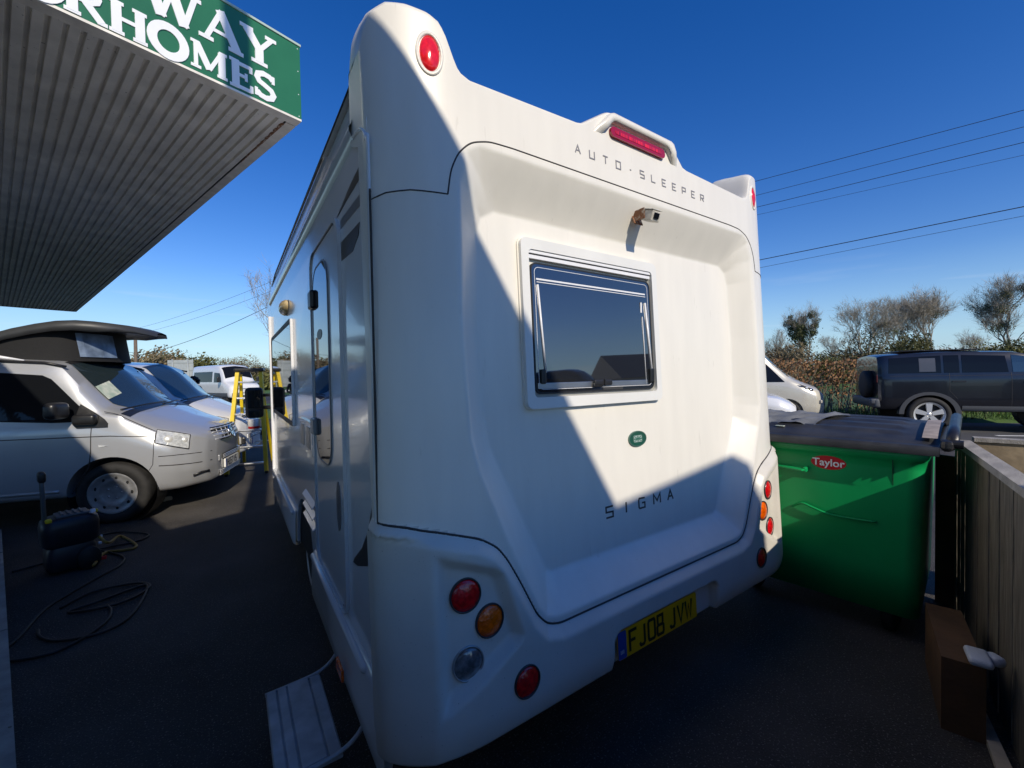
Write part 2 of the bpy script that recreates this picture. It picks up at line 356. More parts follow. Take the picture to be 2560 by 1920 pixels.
# bottom lip turns under
lip = [(x, y+.05, z-.012) for x, y, z in rows[0]]; lip2 = [(x*.98, y+.14, z+.0) for x, y, z in rows[0]]
top = []
zr = 2.585
isear = np.abs(xs) > .95
for dy, dz, f in ((.006, .004, 1), (.018, .010, 1), (.035, .011, 1), (.06, .008, 1), (.12, 0, 1), (.18, 0, 1), (.235, 0, 1), (.255, -.006, 1), (.268, -.02, .9), (.275, 0, .3), (.28, 0, 0), (.7, 0, 0)):
    r_ = []
    for x, zt_, y, ear in zip(xs, zt, Yg[-1], isear):
        ff = f if ear else max(0, 1-dy/.22) if dy > .06 else f
        inn = .03*sst(dy/.3) if abs(x) > 1.0 else 0
        rise = float(np.interp(dy, [0, .05, .13, .2, .3], [0, .022, .045, .058, .066]))*float(sst((zt_-2.60)/.12)) if ear else 0
        if ear: dy_ = dy if dy <= .035 else .035+(dy-.035)*max(.12, (.38-y-.035)/.245) if dy <= .28 else dy
        else: dy_ = dy
        r_.append((x-math.copysign(float(inn), x)*(0 if ear else 1), y+dy_, zr+(zt_+rise-zr)*float(ff)+dz if zt_ > zr else zt_+dz*.5))
    top.append(r_)
rows = [lip2, lip]+rows+top
# wrap a little onto the sides
nt_ = len(rows)-len(top)
def wrapd(k, z): return max(.05, float(sst((z-2.30)/.10))*(.375-rows[k][0][1])) if k < nt_ else max(.0, .375-rows[k][0][1])
rows = [[(r_[0][0], r_[0][1]+wrapd(k, r_[0][2]), r_[0][2])]+r_+[(r_[-1][0], r_[-1][1]+wrapd(k, r_[-1][2]), r_[-1][2])] for k, r_ in enumerate(rows)]
V, F = grid(rows)
shell = mk('rear_shell', (V, F), gel, mh, smooth=True, fix=False)
# the bumper moulding uses a slightly dirtier gelcoat on the same surface
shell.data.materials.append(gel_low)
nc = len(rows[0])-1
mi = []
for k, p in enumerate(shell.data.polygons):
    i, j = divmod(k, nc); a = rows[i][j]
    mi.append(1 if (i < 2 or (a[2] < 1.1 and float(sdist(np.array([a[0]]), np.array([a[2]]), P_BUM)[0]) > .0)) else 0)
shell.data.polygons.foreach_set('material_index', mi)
def seam(pts, r=.003, k=5, parent=mh, name='seam'):
    return mk(name, tube([Vector(RP(p[0], p[1], -.0005)) for p in pts], r, k), seamm, parent, smooth=True)
def dense(poly, st=.02):
    o = []
    for a, b_ in zip(poly[:-1], poly[1:]):
        n = max(1, int(math.hypot(b_[0]-a[0], b_[1]-a[1])/st)); o += [(a[0]+(b_[0]-a[0])*t/n, a[1]+(b_[1]-a[1])*t/n) for t in range(n)]
    return o+[poly[-1]]
def sm2(poly, k=5):
    q = dense(poly, .012)
    for _ in range(4): q = [q[0]]+[((a[0]+2*b_[0]+c[0])/4, (a[1]+2*b_[1]+c[1])/4) for a, b_, c in zip(q[:-2], q[1:-1], q[2:])]+[q[-1]]
    return q
half = [(-1.262, 2.125), (-1.22, 2.145), (-1.15, 2.158), (-1.03, 2.162)]
seam(dense(half)); seam(dense([(-x, z) for x, z in half]))
arch = sm2([(-1.03, 2.162), (-1.015, 2.25), (-.985, 2.315), (-.935, 2.365), (-.86, 2.39), (-.76, 2.395), (.76, 2.395), (.86, 2.39), (.935, 2.365), (.985, 2.315), (1.015, 2.25), (1.03, 2.162)], 4)
seam(arch)
seam(sm2([(-1.268, 1.082)]+P_BUM[2:-2]+[(1.268, 1.082)]), .0045)
# ---- rear window
wx, wz, ww, wh = (-.68+.155)/2, (1.417+2.10)/2, .845, .69
YW = lambda z: float(RY(np.array([wx]), np.array([z]))[0])
def WP(x, z, h=0): return (wx+x, YW(wz+z)-h, wz+z)
rw = mk('rear_window', ring(rrect(ww, wh, .03), rrect(ww-.075, wh-.09, .018), WP, -.004, .026), frp, mh)
for q in rw.data.polygons: q.use_smooth = False
mk('frame_lip', ring(rrect(ww+.012, wh+.012, .036), rrect(ww-.0, wh-.0, .03), WP, -.004, .008), gel, rw)
iw, ih = ww-.075, wh-.09
mk('window_recess', ring(rrect(iw+.01, ih+.01, .018), rrect(iw-.028, ih-.05, .02), WP, .004, .006), M('recess_grey', (.33, .325, .30), .5, var=.1, vs=10), rw)
def plate3(out, h0, h1, P=WP, dx=0, dz=0):
    return join(([P(x+dx, z+dz, h1) for x, z in out]+[P(x+dx, z+dz, h0) for x, z in out], [tuple(range(len(out)))]+[(i, (i+1) % len(out), (i+1) % len(out)+len(out), i+len(out)) for i in range(len(out))]))
gw, gh = iw-.028, ih-.068
pane = mk('pane', plate3(rrect(gw, gh, .03), .004, .016, dz=-.018), winglass, rw)
mk('pane_seal', ring(rrect(gw+.006, gh+.006, .032), rrect(gw-.006, gh-.006, .028), lambda x, z, h: WP(x, z-.018, h), .004, .0172), rub, rw)
mk('pane_edge_line', ring(rrect(gw-.032, gh-.03, .022), rrect(gw-.036, gh-.034, .02), lambda x, z, h: WP(x, z-.018, h), .012, .0168), aluw, rw)
mk('top_rail', join(box(WP(0, ih/2-.008, .014), (iw-.004, .014, .014), .002), box(WP(0, ih/2-.028, .012), (iw-.01, .012, .016), .002)), aluw, rw)
mk('top_rail_gap', box(WP(0, ih/2-.0175, .012), (iw-.004, .012, .005)), rub, rw)
mk('blind_edge', join(box(WP(-.006, gh/2-.083, .0165), (gw-.06, .003, .007)), box(WP(-.004, gh/2-.095, .0165), (gw-.06, .003, .003))), aluw, rw)
mk('bottom_rail', box(WP(-.02, -gh/2+.012, .0165), (gw-.06, .003, .024), .001), alu, rw)
for a, b_, r_ in (((-gw/2+.03, .16), (-gw/2+.052, -.20), .005), ((gw/2-.04, .14), (gw/2-.012, -.20), .006), ((gw/2-.064, .07), (gw/2-.058, -.26), .002)):
    mk('stay_arm', tube([WP(a[0], a[1], .0175), WP(b_[0], b_[1], .0175)], r_, 6), aluw, rw, smooth=True)
mk('stay_label', box(WP(gw/2-.07, .115, .017), (.011, .003, .05)), aluw, rw)
mk('catch_knob', box(WP(gw/2-.02, -gh/2+.045, .022), (.032, .012, .07), .005), blk, rw); mk('catch_knob', box(WP(-gw/2+.035, -gh/2+.05, .022), (.025, .012, .06), .005), blk, rw)
mk('catch', join(box(WP(.0, -gh/2+.018, .026), (.115, .014, .026), .01, seg=3), box(WP(-.03, -gh/2+.008, .024), (.06, .012, .02), .006), box(WP(.005, -gh/2+.018, .034), (.006, .008, .03), .001)), blk, rw)
# ---- reversing camera
cz, cx = 2.292, -.02
cy = RP(cx, cz)[1]
rc = mk('reversing_camera', box((cx, cy-.002, cz), (.062, .006, .07), .002, rx=rad(-22)), rust, mh)
mk('bracket', box((cx-.022, cy-.035, cz+.002), (.004, .065, .05), .001), rust, rc); mk('bracket', box((cx+.024, cy-.03, cz+.008), (.004, .05, .03), .001), rust, rc)
mk('camera_body', box((cx+.01, cy-.078, cz-.012), (.060, .062, .046), .004, rx=rad(20)), M('aged_white', (.60, .565, .49), .5, var=.2, vs=60), rc)
mk('hood', box((cx+.01, cy-.085, cz+.014), (.066, .068, .004), .001, rx=rad(20)), M('aged_hood', (.66, .64, .58), .45, var=.15, vs=50), rc)
mk('lens', box((cx+.008, cy-.110, cz-.022), (.034, .006, .026), .002, rx=rad(20)), glass, rc)
# ---- lamps
rimdark = M('lamp_rim_dark', (.03, .03, .033), .4)
def lamp(name, x, z, rx, rz_, mat, dome=.014, rim=True, h=.002):
    n = RN(x, z); c = Vector(RP(x, z))+n*h
    o = mk(name, disc(c, n, rx, rz_, dome=dome), mat, mh, smooth=True)
    if rim:
        rr_ = [(math.cos(t), math.sin(t)) for t in [2*math.pi*k/28 for k in range(28)]]
        U = Vector((0, 0, 1)); U = (U-n*U.dot(n)).normalized(); R = U.cross(n)
        mk('lamp_rim', ring([(a*(rx+.003), b_*(rz_+.003)) for a, b_ in rr_], [(a*(rx-.002), b_*(rz_-.002)) for a, b_ in rr_], lambda a, b_, hh: c+R*a+U*b_+n*hh, -.006, .004), rimdark if mat is not clearg else rimm, o, smooth=True)
    return o
for s in (-1, 1):
    lamp('tail_lamp', s*1.028, .829, .052, .054, redl); lamp('indicator_lamp', s*.944, .721, .052, .054, orgl)
    if s < 0: lamp('reversing_lamp', s*1.028, .608, .052, .054, clearg)
    else: lamp('fog_lamp', s*1.028, .608, .052, .054, redl)
    lamp('reflector_lamp', s*.825, .488, .051, .053, redl)
    lamp('marker_lamp', s*1.072, 2.628, .034, .060, M('marker_red_%d' % (s+1), (.80, .012, .02), .15, coat=.5, var=.2, vs=60), dome=.010, rim=False)
    n = RN(s*1.072, 2.628); c = Vector(RP(s*1.072, 2.628)); U = (Vector((0, 0, 1))-n*n.z).normalized(); R = U.cross(n)
    cs_ = [(math.cos(2*math.pi*k/28), math.sin(2*math.pi*k/28)) for k in range(28)]
    mk('lamp_surround', ring([(a*.047, b_*.075) for a, b_ in cs_], [(a*.037, b_*.063) for a, b_ in cs_], lambda a, b_, hh: c+R*a+U*b_+n*hh, -.01, .0035), gel, mh, smooth=True)
0 and mk('lamp_reflector', disc(Vector(RP(-1.028, .608))+RN(-1.028, .608)*.004, RN(-1.028, .608), .035, .036, dome=.0155), chrome, [o for o in mh.children if o.name.startswith('reversing_lamp')][0], smooth=True)
# ---- high brake light with its moulded arch
bl = mk('brake_light', plate3(rrect(.385, .046, .0225, 6), -.01, .014, P=lambda x, z, h: RP(-.035+x, 2.628+z, h)), M('brake_red', (.36, .003, .006), .15, coat=1), mh)
mk('lens_strip', plate3(rrect(.33, .016, .007, 4), .0, .0155, P=lambda x, z, h: RP(-.035+x, 2.628+z, h)), M('brake_red_cells', (.62, .01, .012), .2, coat=1, var=.5, vs=1, stretch=(150, 1, 1), t0=.4, t1=.6), bl)
a_o = [(-.335, 2.60), (-.235, 2.70), (-.215, 2.708), (.205, 2.705), (.225, 2.697), (.275, 2.60)]
a_i = [(-.275, 2.602), (-.222, 2.664), (-.205, 2.672), (.165, 2.669), (.185, 2.661), (.225, 2.602)]
a_o = dense(a_o, .03); a_i = [(np.interp(k, np.linspace(0, 1, len(a_i)), [p[0] for p in a_i]), np.interp(k, np.linspace(0, 1, len(a_i)), [p[1] for p in a_i])) for k in np.linspace(0, 1, len(a_o))]
hf = [float(sst((z-2.598)/.06)) for x, z in a_o]
rows_ = [[RP(x, z, -.004) for x, z in a_o], [RP(x*.985, z-.003, .026*f-.002) for (x, z), f in zip(a_o, hf)], [RP(p[0]*.55+q[0]*.45, p[1]*.55+q[1]*.45, .032*f-.002) for p, q, f in zip(a_o, a_i, hf)], [RP(x, z, .026*f-.002) for (x, z), f in zip(a_i, hf)], [RP(x, z-.002, -.006) for x, z in a_i]]
arch_o = mk('light_arch', grid(rows_), gel, mh)
arch_o.data.polygons.foreach_set('use_smooth', [True]*len(arch_o.data.polygons))
# ---- lettering
for i, ch in enumerate('AUTO.SLEEPER'):
    letter(ch, .033-.5*11*.0826+i*.0826-.017, 2.474, .029, .033, .005, RP, text_g, mh)
for i, ch in enumerate('SIGMA'):
    letter(ch, -.235+i*.1125-.022, .895, .044 if ch != 'M' else .052, .048, .0075, RP, decal_d, mh)
# oval badge with a little flag
bx, bz = -.022, 1.232
bd = mk('badge', plate3([(math.cos(t)*.062, math.sin(t)*.036) for t in [2*math.pi*k/28 for k in range(28)]], 0, .006, P=lambda x, z, h: RP(bx+x, bz+z, h)), M('badge_green', (.012, .085, .06), .3, coat=.5), mh)
mk('badge_rim', ring([(math.cos(t)*.064, math.sin(t)*.038) for t in [2*math.pi*k/28 for k in range(28)]], [(math.cos(t)*.059, math.sin(t)*.033) for t in [2*math.pi*k/28 for k in range(28)]], lambda x, z, h: RP(bx+x, bz+z, h), 0, .0075), M('badge_rim', (.10, .2, .16), .3, metal=.4), bd)
BP = lambda x, z, h: RP(bx+x, bz+z, h+.006)
mk('flag', plate3(rrect(.060, .032, .003, 2), -.004, .0012, P=BP), M('flag_silver', (.45, .55, .50), .35, metal=.3), bd)
fl = [ribbon(p, w_, lambda x, z, h: BP(x, z, h+.0008), hh) for p, w_, hh in (([(-.028, 0), (.028, 0)], .006, .0014), ([(0, -.014), (0, .014)], .006, .0011), ([(-.027, -.013), (.027, .013)], .0035, .0008), ([(-.027, .013), (.027, -.013)], .0035, .0005))]
mk('flag_cross', join(*fl), M('flag_green', (.03, .14, .10), .4), bd)
# number plate
def NPm(x, z, h=0): return (-.085+x, RP(-.085, .44)[1]-.040-h+z*.05, .425+z)
npl = mk('number_plate', plate3(rrect(.555, .116, .010, 3), 0, .004, P=NPm), plate_y, mh)
mk('blue_band', plate3(rrect(.05, .112, .006, 2), 0, .0052, P=lambda x, z, h: NPm(x-.252, z, h)), plate_b, npl)
xx = -.205
for ch in 'FJ08 JVW':
    if ch == ' ': xx += .030; continue
    letter(ch, xx, -.042, .044 if ch != 'W' else .048, .082, .0125, lambda x, z, h: NPm(x, z, h+.004), inkm, npl, th=.0012, name='character'); xx += .0605
mk('letter_band', join(*[ribbon([(-.262+k*.008, -.035), (-.262+k*.008, -.02)], .003, lambda x, z, h: NPm(x, z, h+.0052), .0008) for k in range(3)]), plate_w, npl)
# ---- sides
XS_ = 1.262
wheelY, archR = 1.95, .41
def side_outline():
    pts = [(.19, 2.40), (.19, .30), (wheelY-archR, .30)]
    for k in range(1, 16):
        a = math.pi-math.pi*k/16; pts.append((wheelY+archR*math.cos(a), .30+archR*math.sin(a)*1.02))
    return pts+[(wheelY+archR, .30), (4.3, .30), (4.3, 2.40)]
for s in (-1, 1):
    mk('side_panel', prism([(s*XS_, y, z) for y, z in side_outline()], (-s*.02, 0, 0)), panel, mh)
    prof = [(XS_-.004, 2.385), (XS_+.010, 2.405), (XS_+.020, 2.425), (XS_+.021, 2.438), (XS_+.012, 2.452), (XS_-.004, 2.52), (XS_-.014, 2.61), (XS_-.018, 2.66), (XS_-.05, 2.71), (XS_-.13, 2.745), (XS_-.3, 2.762)]
    mk('cornice', grid([[(s*x, y, z) for x, z in prof] for y in (.34, .5, 1.2, 2, 3, 4.0, 4.3)]), panel, mh, smooth=True)
    mk('gutter', tube([(s*(XS_-.008), y, 2.632) for y in (.42, 1, 2, 3, 3.7)]+[(s*(XS_-.012), 4.2, 2.60)], [.006, .007, .007, .007, .007, .004], 6), blk, mh, smooth=True)
    sk = [(XS_-.002, .535), (XS_+.012, .525), (XS_+.020, .50), (XS_+.024, .45), (XS_+.028, .34), (XS_+.026, .275), (XS_+.018, .262), (XS_-.03, .262)]
    for y0, y1 in ((.13, wheelY-archR-.03), (wheelY+archR+.03, 4.3)):
        rws = []
        for y, sc in ((y0, .4), (y0+.03, 1), (y1-.03, 1), (y1, .4)):
            rws.append([(s*(XS_-.002+(x-XS_+.002)*sc), y, z) for x, z in sk])
        mk('skirt', grid(rws), panel, mh, smooth=True)
        mk('skirt_rail', tube([(s*(XS_+.012), max(.30, y0+.02), .508), (s*(XS_+.016), max(.32, y0+.04), .508), (s*(XS_+.016), y1-.04, .508), (s*(XS_+.01), y1-.01, .508)], [.008, .018, .018, .010], 10), panel, mh, smooth=True)
    mk('arch_liner', prism([(s*(XS_-.03), wheelY+(archR+.02)*math.cos(a), .30+(archR+.02)*math.sin(a)) for a in [math.pi*k/14 for k in range(15)]], (-s*.25, 0, 0)), rub, mh)
    wr = mk('wheel', lathe([(.0, .10), (.20, .10), (.235, .085), (.32, .095), (.335, .07), (.335, -.09), (.31, -.11)], (s*(XS_-.14), wheelY, .335), 'x', 28, s), tyre, mh, smooth=True)
    mk('rim', lathe([(.0, .09), (.06, .10), (.09, .07), (.16, .06), (.2, .09), (.215, .105)], (s*(XS_-.137), wheelY, .335), 'x', 24, s), rimm, wr, smooth=True)
    mk('front_trim', box((s*(XS_+.010), 4.285, 1.34), (.035, .035, 1.86), .008), aluw, mh)
# roof
mk('roof', grid([[(x, y, 2.762+.03*(1-(x/1.0)**2)) for x in np.linspace(-.97, .97, 9)] for y in (.45, 1.5, 3, 4.3)]), gel, mh, smooth=True)
# overcab and cab
def cabrow(y, w, zb, zt_, wt): return [(-w*.9, y, zb), (-w, y, zb+.12), (-w, y, min(zt_-.02, 1.0)), (-w*.985, y, min(zt_, 1.12)), (-wt, y, zt_), (-wt*.6, y, zt_+.05), (0, y, zt_+.06), (wt*.6, y, zt_+.05), (wt, y, zt_), (w*.985, y, min(zt_, 1.12)), (w, y, min(zt_-.02, 1.0)), (w, y, zb+.12), (w*.9, y, zb)]
mk('cab', grid([cabrow(*a) for a in ((4.3, .98, .35, 2.15, .85), (4.8, .98, .35, 2.12, .84), (5.15, .98, .35, 1.95, .84), (5.75, .97, .34, 1.35, .86), (5.95, .96, .33, 1.18, .84), (6.35, .88, .32, 1.02, .74), (6.5, .72, .33, .80, .60))]), whitep, mh, smooth=True)
mk('overcab', grid([[(-1.24, y, zb), (-1.25, y, 2.5), (-1.1, y, zt_), (0, y, zt_+.04), (1.1, y, zt_), (1.25, y, 2.5), (1.24, y, zb)] for y, zb, zt_ in ((4.28, 2.10, 2.73), (4.6, 2.12, 2.70), (4.85, 2.18, 2.58), (5.0, 2.25, 2.36))]), panel, mh, smooth=True)
mk('front_wall', box((0, 4.27, 1.35), (2.46, .03, 2.0)), whitep, mh)
mk('cab_window', prism([(-.985, 4.45, 1.18), (-.985, 5.35, 1.18), (-.93, 5.05, 1.75), (-.90, 4.45, 1.85)], (.012, 0, 0)), glass, mh)
dm = mk('door_mirror', box((-1.405, 5.5, 1.235), (.215, .13, .42), .05, seg=4), blk, mh, smooth=True)
mk('mirror_glass', join(box((-1.405, 5.432, 1.29), (.16, .006, .25), .02), box((-1.405, 5.434, 1.085), (.15, .006, .09), .02)), M('mirror_glass', (.006, .008, .008), .03, ior=1.6), dm)
mk('mirror_arm', tube([(-1.31, 5.5, 1.335), (-.97, 5.45, 1.335)], .022, 8), blk, dm, smooth=True)
mk('mirror_arm', tube([(-1.31, 5.5, 1.165), (-.97, 5.45, 1.165)], .026, 8), blk, dm, smooth=True)
# left side details: X is -XS_ (y, z are in motorhome space, y0 = world y - 1.2)
def LP(y, z, h=0): return (-XS_-h, y-1.2, z)
def sidepoly(name, pts, mat, h=.0015, parent=mh): return mk(name, prism([LP(y, z, h) for y, z in pts], (h, 0, 0)), mat, parent)
sidepoly('stripe', [(1.40, 2.29), (1.40, 2.24), (1.66, 2.235), (1.88, 2.225), (1.62, 2.27)], decal_d)
sidepoly('stripe', [(1.40, 2.185), (1.40, 2.145), (1.80, 2.16), (1.80, 2.195)], decal_g)
sidepoly('stripe', [(1.50, 2.095), (1.52, 2.055), (1.61, 2.02), (1.80, 2.03), (1.80, 2.105)], decal_d)
sidepoly('stripe', [(1.415, 1.15), (1.395, 1.06), (1.42, .96), (1.475, .89), (1.65, .825), (1.73, .812), (1.70, .84), (1.58, .92), (1.49, 1.01), (1.44, 1.1)], decal_d)
mk('edge_trim', tube(spline([(-XS_-.002, .19, .62), (-XS_-.004, .175, 1.0), (-XS_-.004, .165, 2.2), (-XS_-.004, .18, 2.32), (-XS_-.006, .235, 2.38), (-XS_-.008, .33, 2.395)], 6), .0065, 8), panel, mh, smooth=True)
mk('edge_seam', tube([LP(1.348, z, .006) for z in (.62, 1.0, 1.6, 2.15)], .004, 5), seamm, mh)
dy0, dy1, dz0, dz1 = 1.855, 2.53, .55, 2.215
dw = (dy1-dy0); dh = dz1-dz0
DP = lambda y, z, h=0: LP((dy0+dy1)/2+y, (dz0+dz1)/2+z, h)
door = mk('entrance_door', plate3(rrect(dw, dh, .09), 0, .006, P=DP), panel, mh)
mk('door_frame', ring(rrect(dw+.09, dh+.05, .11), rrect(dw+.035, dh+.012, .095), DP, 0, .014), panel, door, smooth=False)
mk('door_seal', ring(rrect(dw+.036, dh+.013, .095), rrect(dw-.001, dh-.001, .09), DP, 0, .003), rub, door)
DW = lambda y, z, h=0: LP(2.268+y, 1.625+z, h)
dwn = mk('door_window', plate3(rrect(.40, .99, .12), 0, .011, P=DW), winglass, door)
mk('window_surround', ring(rrect(.415, 1.005, .13), rrect(.397, .987, .12), DW, 0, .0125), decal_g, dwn)
mk('hinge', box(LP(2.465, 1.975, .018), (.028, .10, .10), .012), blk, door); mk('hinge', box(LP(2.485, 1.29, .018), (.028, .11, .09), .012), M("hinge_grey", (.25, .26, .27), .4), door)
mk('sticker', plate3([(math.cos(t)*.07, math.sin(t)*.026) for t in [2*math.pi*k/18 for k in range(18)]], .011, .0125, P=lambda y, z, h: LP(2.29+y, 1.775+z, h)), inkm, dwn)
mk('door_handle_recess', plate3([(math.cos(t)*.045, math.sin(t)*.11) for t in [2*math.pi*k/18 for k in range(18)]], 0, .009, P=lambda y, z, h: LP(1.945+y, .985+z, h)), decal_g, door)
sw = mk('side_window', plate3(rrect(1.80, .76, .05), 0, .012, P=lambda y, z, h: LP(4.42+y, 1.60+z, h)), winglass, mh)
mk('window_frame', ring(rrect(1.86, .82, .07), rrect(1.79, .75, .05), lambda y, z, h: LP(4.42+y, 1.60+z, h), 0, .016), rub, sw)
mk('window_edge_trim', box(LP(3.475, 1.60, .010), (.020, .016, .80), .005), aluw, sw)
vt = mk('fridge_vent', plate3(rrect(.50, .195, .01, 2), 0, .012, P=lambda y, z, h: LP(2.87+y, 1.195+z, h)), whitep, mh)
for k in range(2): mk('vent_slot', box(LP(2.87-.1+k*.24, 1.195, .0125), (.004, .15, .13)), decal_g, vt)
for k in range(3):
    y_ = 2.83-k*.01; z_ = .825-k*.062
    mk('louvre', prism([LP(y_-.20, z_, 0), LP(y_+.20, z_-.0, 0), LP(y_+.20, z_-.028, .022), LP(y_-.20, z_-.028, .022)], (0, 0, -.008)), panel, mh)
al = mk('awning_lamp', join(*[([( -XS_-.005-.055*math.cos(b_)*math.cos(a), 3.86-1.2+.17*math.sin(a)*math.cos(b_), 2.135+.062*math.sin(b_)) for a in np.linspace(-1.57, 1.57, 13) for b_ in np.linspace(-1.57, 1.57, 9)], [(i*9+j, i*9+j+1, (i+1)*9+j+1, (i+1)*9+j) for i in range(12) for j in range(8)])]), lampc, mh, smooth=True)
mk('side_marker', box(LP(1.79, .36, .05), (.012, .11, .05), .005), orgl, mh)
# step
stp = mk('entrance_step', box((-1.455, .615, .185), (.215, .48, .018), .004), alu_step, mh)
for k, (x0_, x1_) in enumerate(((-1.56, -1.525), (-1.519, -1.487), (-1.481, -1.399), (-1.393, -1.352))):
    mk('tread_plank', box(((x0_+x1_)/2, .615, .199), (x1_-x0_, .47, .012), .003), alu_step, stp)
for y_ in (.372, .858):
    mk('side_arm', tube(spline([(-1.565, y_, .192), (-1.46, y_, .196), (-1.36, y_, .205), (-1.30, y_, .235), (-1.26, y_, .29)], 5), .008, 6), alu_step, stp, smooth=True)
mk('chassis', box((0, 2.6, .42), (2.0, 4.6, .16)), rub, mh)
# ================================================================ GROUND
def flat(pts, z): return [(x, y, z) for x, y in pts], [tuple(range(len(pts)))]
fld = []
for r in np.concatenate([np.linspace(0, 60, 7), np.linspace(80, 400, 9), np.linspace(500, 3000, 12)]):
    row = []
    for a in range(0, 361, 5):
        x, y = r*math.sin(rad(a)), r*math.cos(rad(a)); dist = max(0, y-48) if abs(x) < y*1.5 else 0
        row.append((x, y, -.06+min(3.2, dist*.016)+.6*math.sin(x*.01)*min(1, dist/200)))
    fld.append(row)
mk('field', grid(fld), fieldm, smooth=True, kind='structure')
mk('ground', flat([(60, -42), (15.4, 4.5), (6, 14.2), (8, 46), (-60, 46), (-60, -42)], 0), asph, kind='structure', fix=False)
dirR = Vector((.695, -.719, 0)); nR = Vector((.719, .695, 0)); PR = Vector((13.84, 2.95, 0))
def RD(a, b_, z=0): p = PR+dirR*a+nR*b_; return (p.x, p.y, z)
mk('road', ([RD(-9, -2.6, .004), RD(40, -2.6, .004), RD(40, 1.9, .004), RD(-9, 1.9, .004)], [(0, 1, 2, 3)]), roadm, kind='structure', fix=False)
mk('road_line', ([RD(1.2, -.75, .008), RD(40, -.75, .008), RD(40, -.62, .008), RD(1.2, -.62, .008)], [(0, 1, 2, 3)]), paintw, kind='structure', fix=False)
vr = [[RD(a, b_, .0+.14*min(1, (b_-1.9)/.3)+.04*math.sin(a*1.7+b_*3)) for a in np.linspace(-26, 60, 60)] for b_ in (1.9, 2.2, 3, 5, 9, 14, 20)]
mk('verge', grid(vr), grassm, smooth=True, kind='structure')
# grass blades on the verge (one mass)
bl_v, bl_f = [], []
for k in range(9000):
    a = rnd.uniform(-14, 12); b_ = 2.0+abs(rnd.gauss(0, 1.4)); p = Vector(RD(a, b_, .12)); h = rnd.uniform(.08, .28); t = rnd.uniform(0, 6.28); w_ = .012
    n = len(bl_v); bl_v += [(p.x-w_*math.cos(t), p.y-w_*math.sin(t), p.z-.03), (p.x+w_*math.cos(t), p.y+w_*math.sin(t), p.z-.03), (p.x+rnd.gauss(0, .06), p.y+rnd.gauss(0, .06), p.z+h)]; bl_f.append((n, n+1, n+2))
mk('verge_grass', (bl_v, bl_f), M('grass_blade', (.075, .15, .025), .7, var=.5, vs=2), kind='stuff', label='long green grass growing on the verge under the hedge', cat='grass', fix=False)
# far wooded hills
def ridge(name, d, a0, a1, h, seed, mat, dep):
    r_ = random.Random(seed); ph = [r_.uniform(0, 6) for _ in range(6)]; rows_ = []
    for k in range(5):
        row = []
        for a in np.linspace(a0, a1, 160):
            hh = h*(.62+.2*math.sin(a*.13+ph[0])+.14*math.sin(a*.31+ph[1])+.07*math.sin(a*1.1+ph[2])+.035*math.sin(a*3.7+ph[3])+.02*math.sin(a*9+ph[4]))
            dd = d+dep*k/4; row.append((dd*math.sin(rad(a)), dd*math.cos(rad(a)), (-2 if k == 0 else hh*(k/4)**.6)))
        rows_.append(row)
    return mk(name, grid(rows_), mat, smooth=True, kind='structure')
ridge('hills', 900, -45, 30, 46, 3, hillm, 500)
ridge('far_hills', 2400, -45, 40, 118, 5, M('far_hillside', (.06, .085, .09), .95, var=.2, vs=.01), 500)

# ================================================================ CANOPY
CS_ = 1.488; CC = Vector((.509*CS_, 3.682*CS_, 4.6)); cu_ = Vector((-.9535, -.3016, 0)); cv_ = Vector((-.3016, .9535, 0)); CL_, CW_, CHt = 13.95, 10.0, .58
cn = empty('forecourt_canopy', CC, label='flat forecourt canopy with green lettered fascia and ribbed metal soffit', cat='canopy'); cn.scale = (CS_,)*3
def CP(d, b_, h): return cu_*d+cv_*b_+Vector((0, 0, h))
def cbox(d0, d1, b0, b1, h0, h1):
    V = [CP(d, b_, h) for d in (d0, d1) for b_ in (b0, b1) for h in (h0, h1)]
    return V, [(0, 1, 3, 2), (4, 6, 7, 5), (0, 4, 5, 1), (2, 3, 7, 6), (0, 2, 6, 4), (1, 5, 7, 3)]
for k in range(4):
    d0, d1 = (0, 1.37, 3.9, 6.5)[k], (1.367, 3.897, 6.497, CW_)[k]
    mk('fascia_panel', cbox(d0, d1, 0, .03, .013, CHt), green_s, cn)
mk('fascia_panel', cbox(-.0, .03, .033, CL_, .013, CHt), green_s, cn)
mk('fascia_panel', cbox(.033, CW_, CL_-.03, CL_, 0, CHt), green_s, cn)
mk('top_trim', join(cbox(-.006, CW_, -.008, .04, CHt, CHt+.016), cbox(-.008, .04, .041, CL_, CHt, CHt+.016)), M('trim_pale', (.45, .55, .48), .4), cn)
0 and mk('bottom_trim', cbox(-.004, CW_, -.004, .05, -.014, -.002), M('trim_green', (.06, .22, .14), .4), cn)
mk('deck', cbox(.05, CW_, .05, CL_-.05, CHt-.06, CHt-.03), bord, cn)
bw = .078
mk('soffit_border', cbox(.0, CW_, .0, .031+bw*.8, -.004, .012), bord, cn)
for b0, b1 in ((.11, .56), (.565, 4.5), (4.505, 9.2), (9.205, CL_-.05)): mk('soffit_border', cbox(.0, .031+bw*.55, b0, b1, -.004, .012), bord, cn)
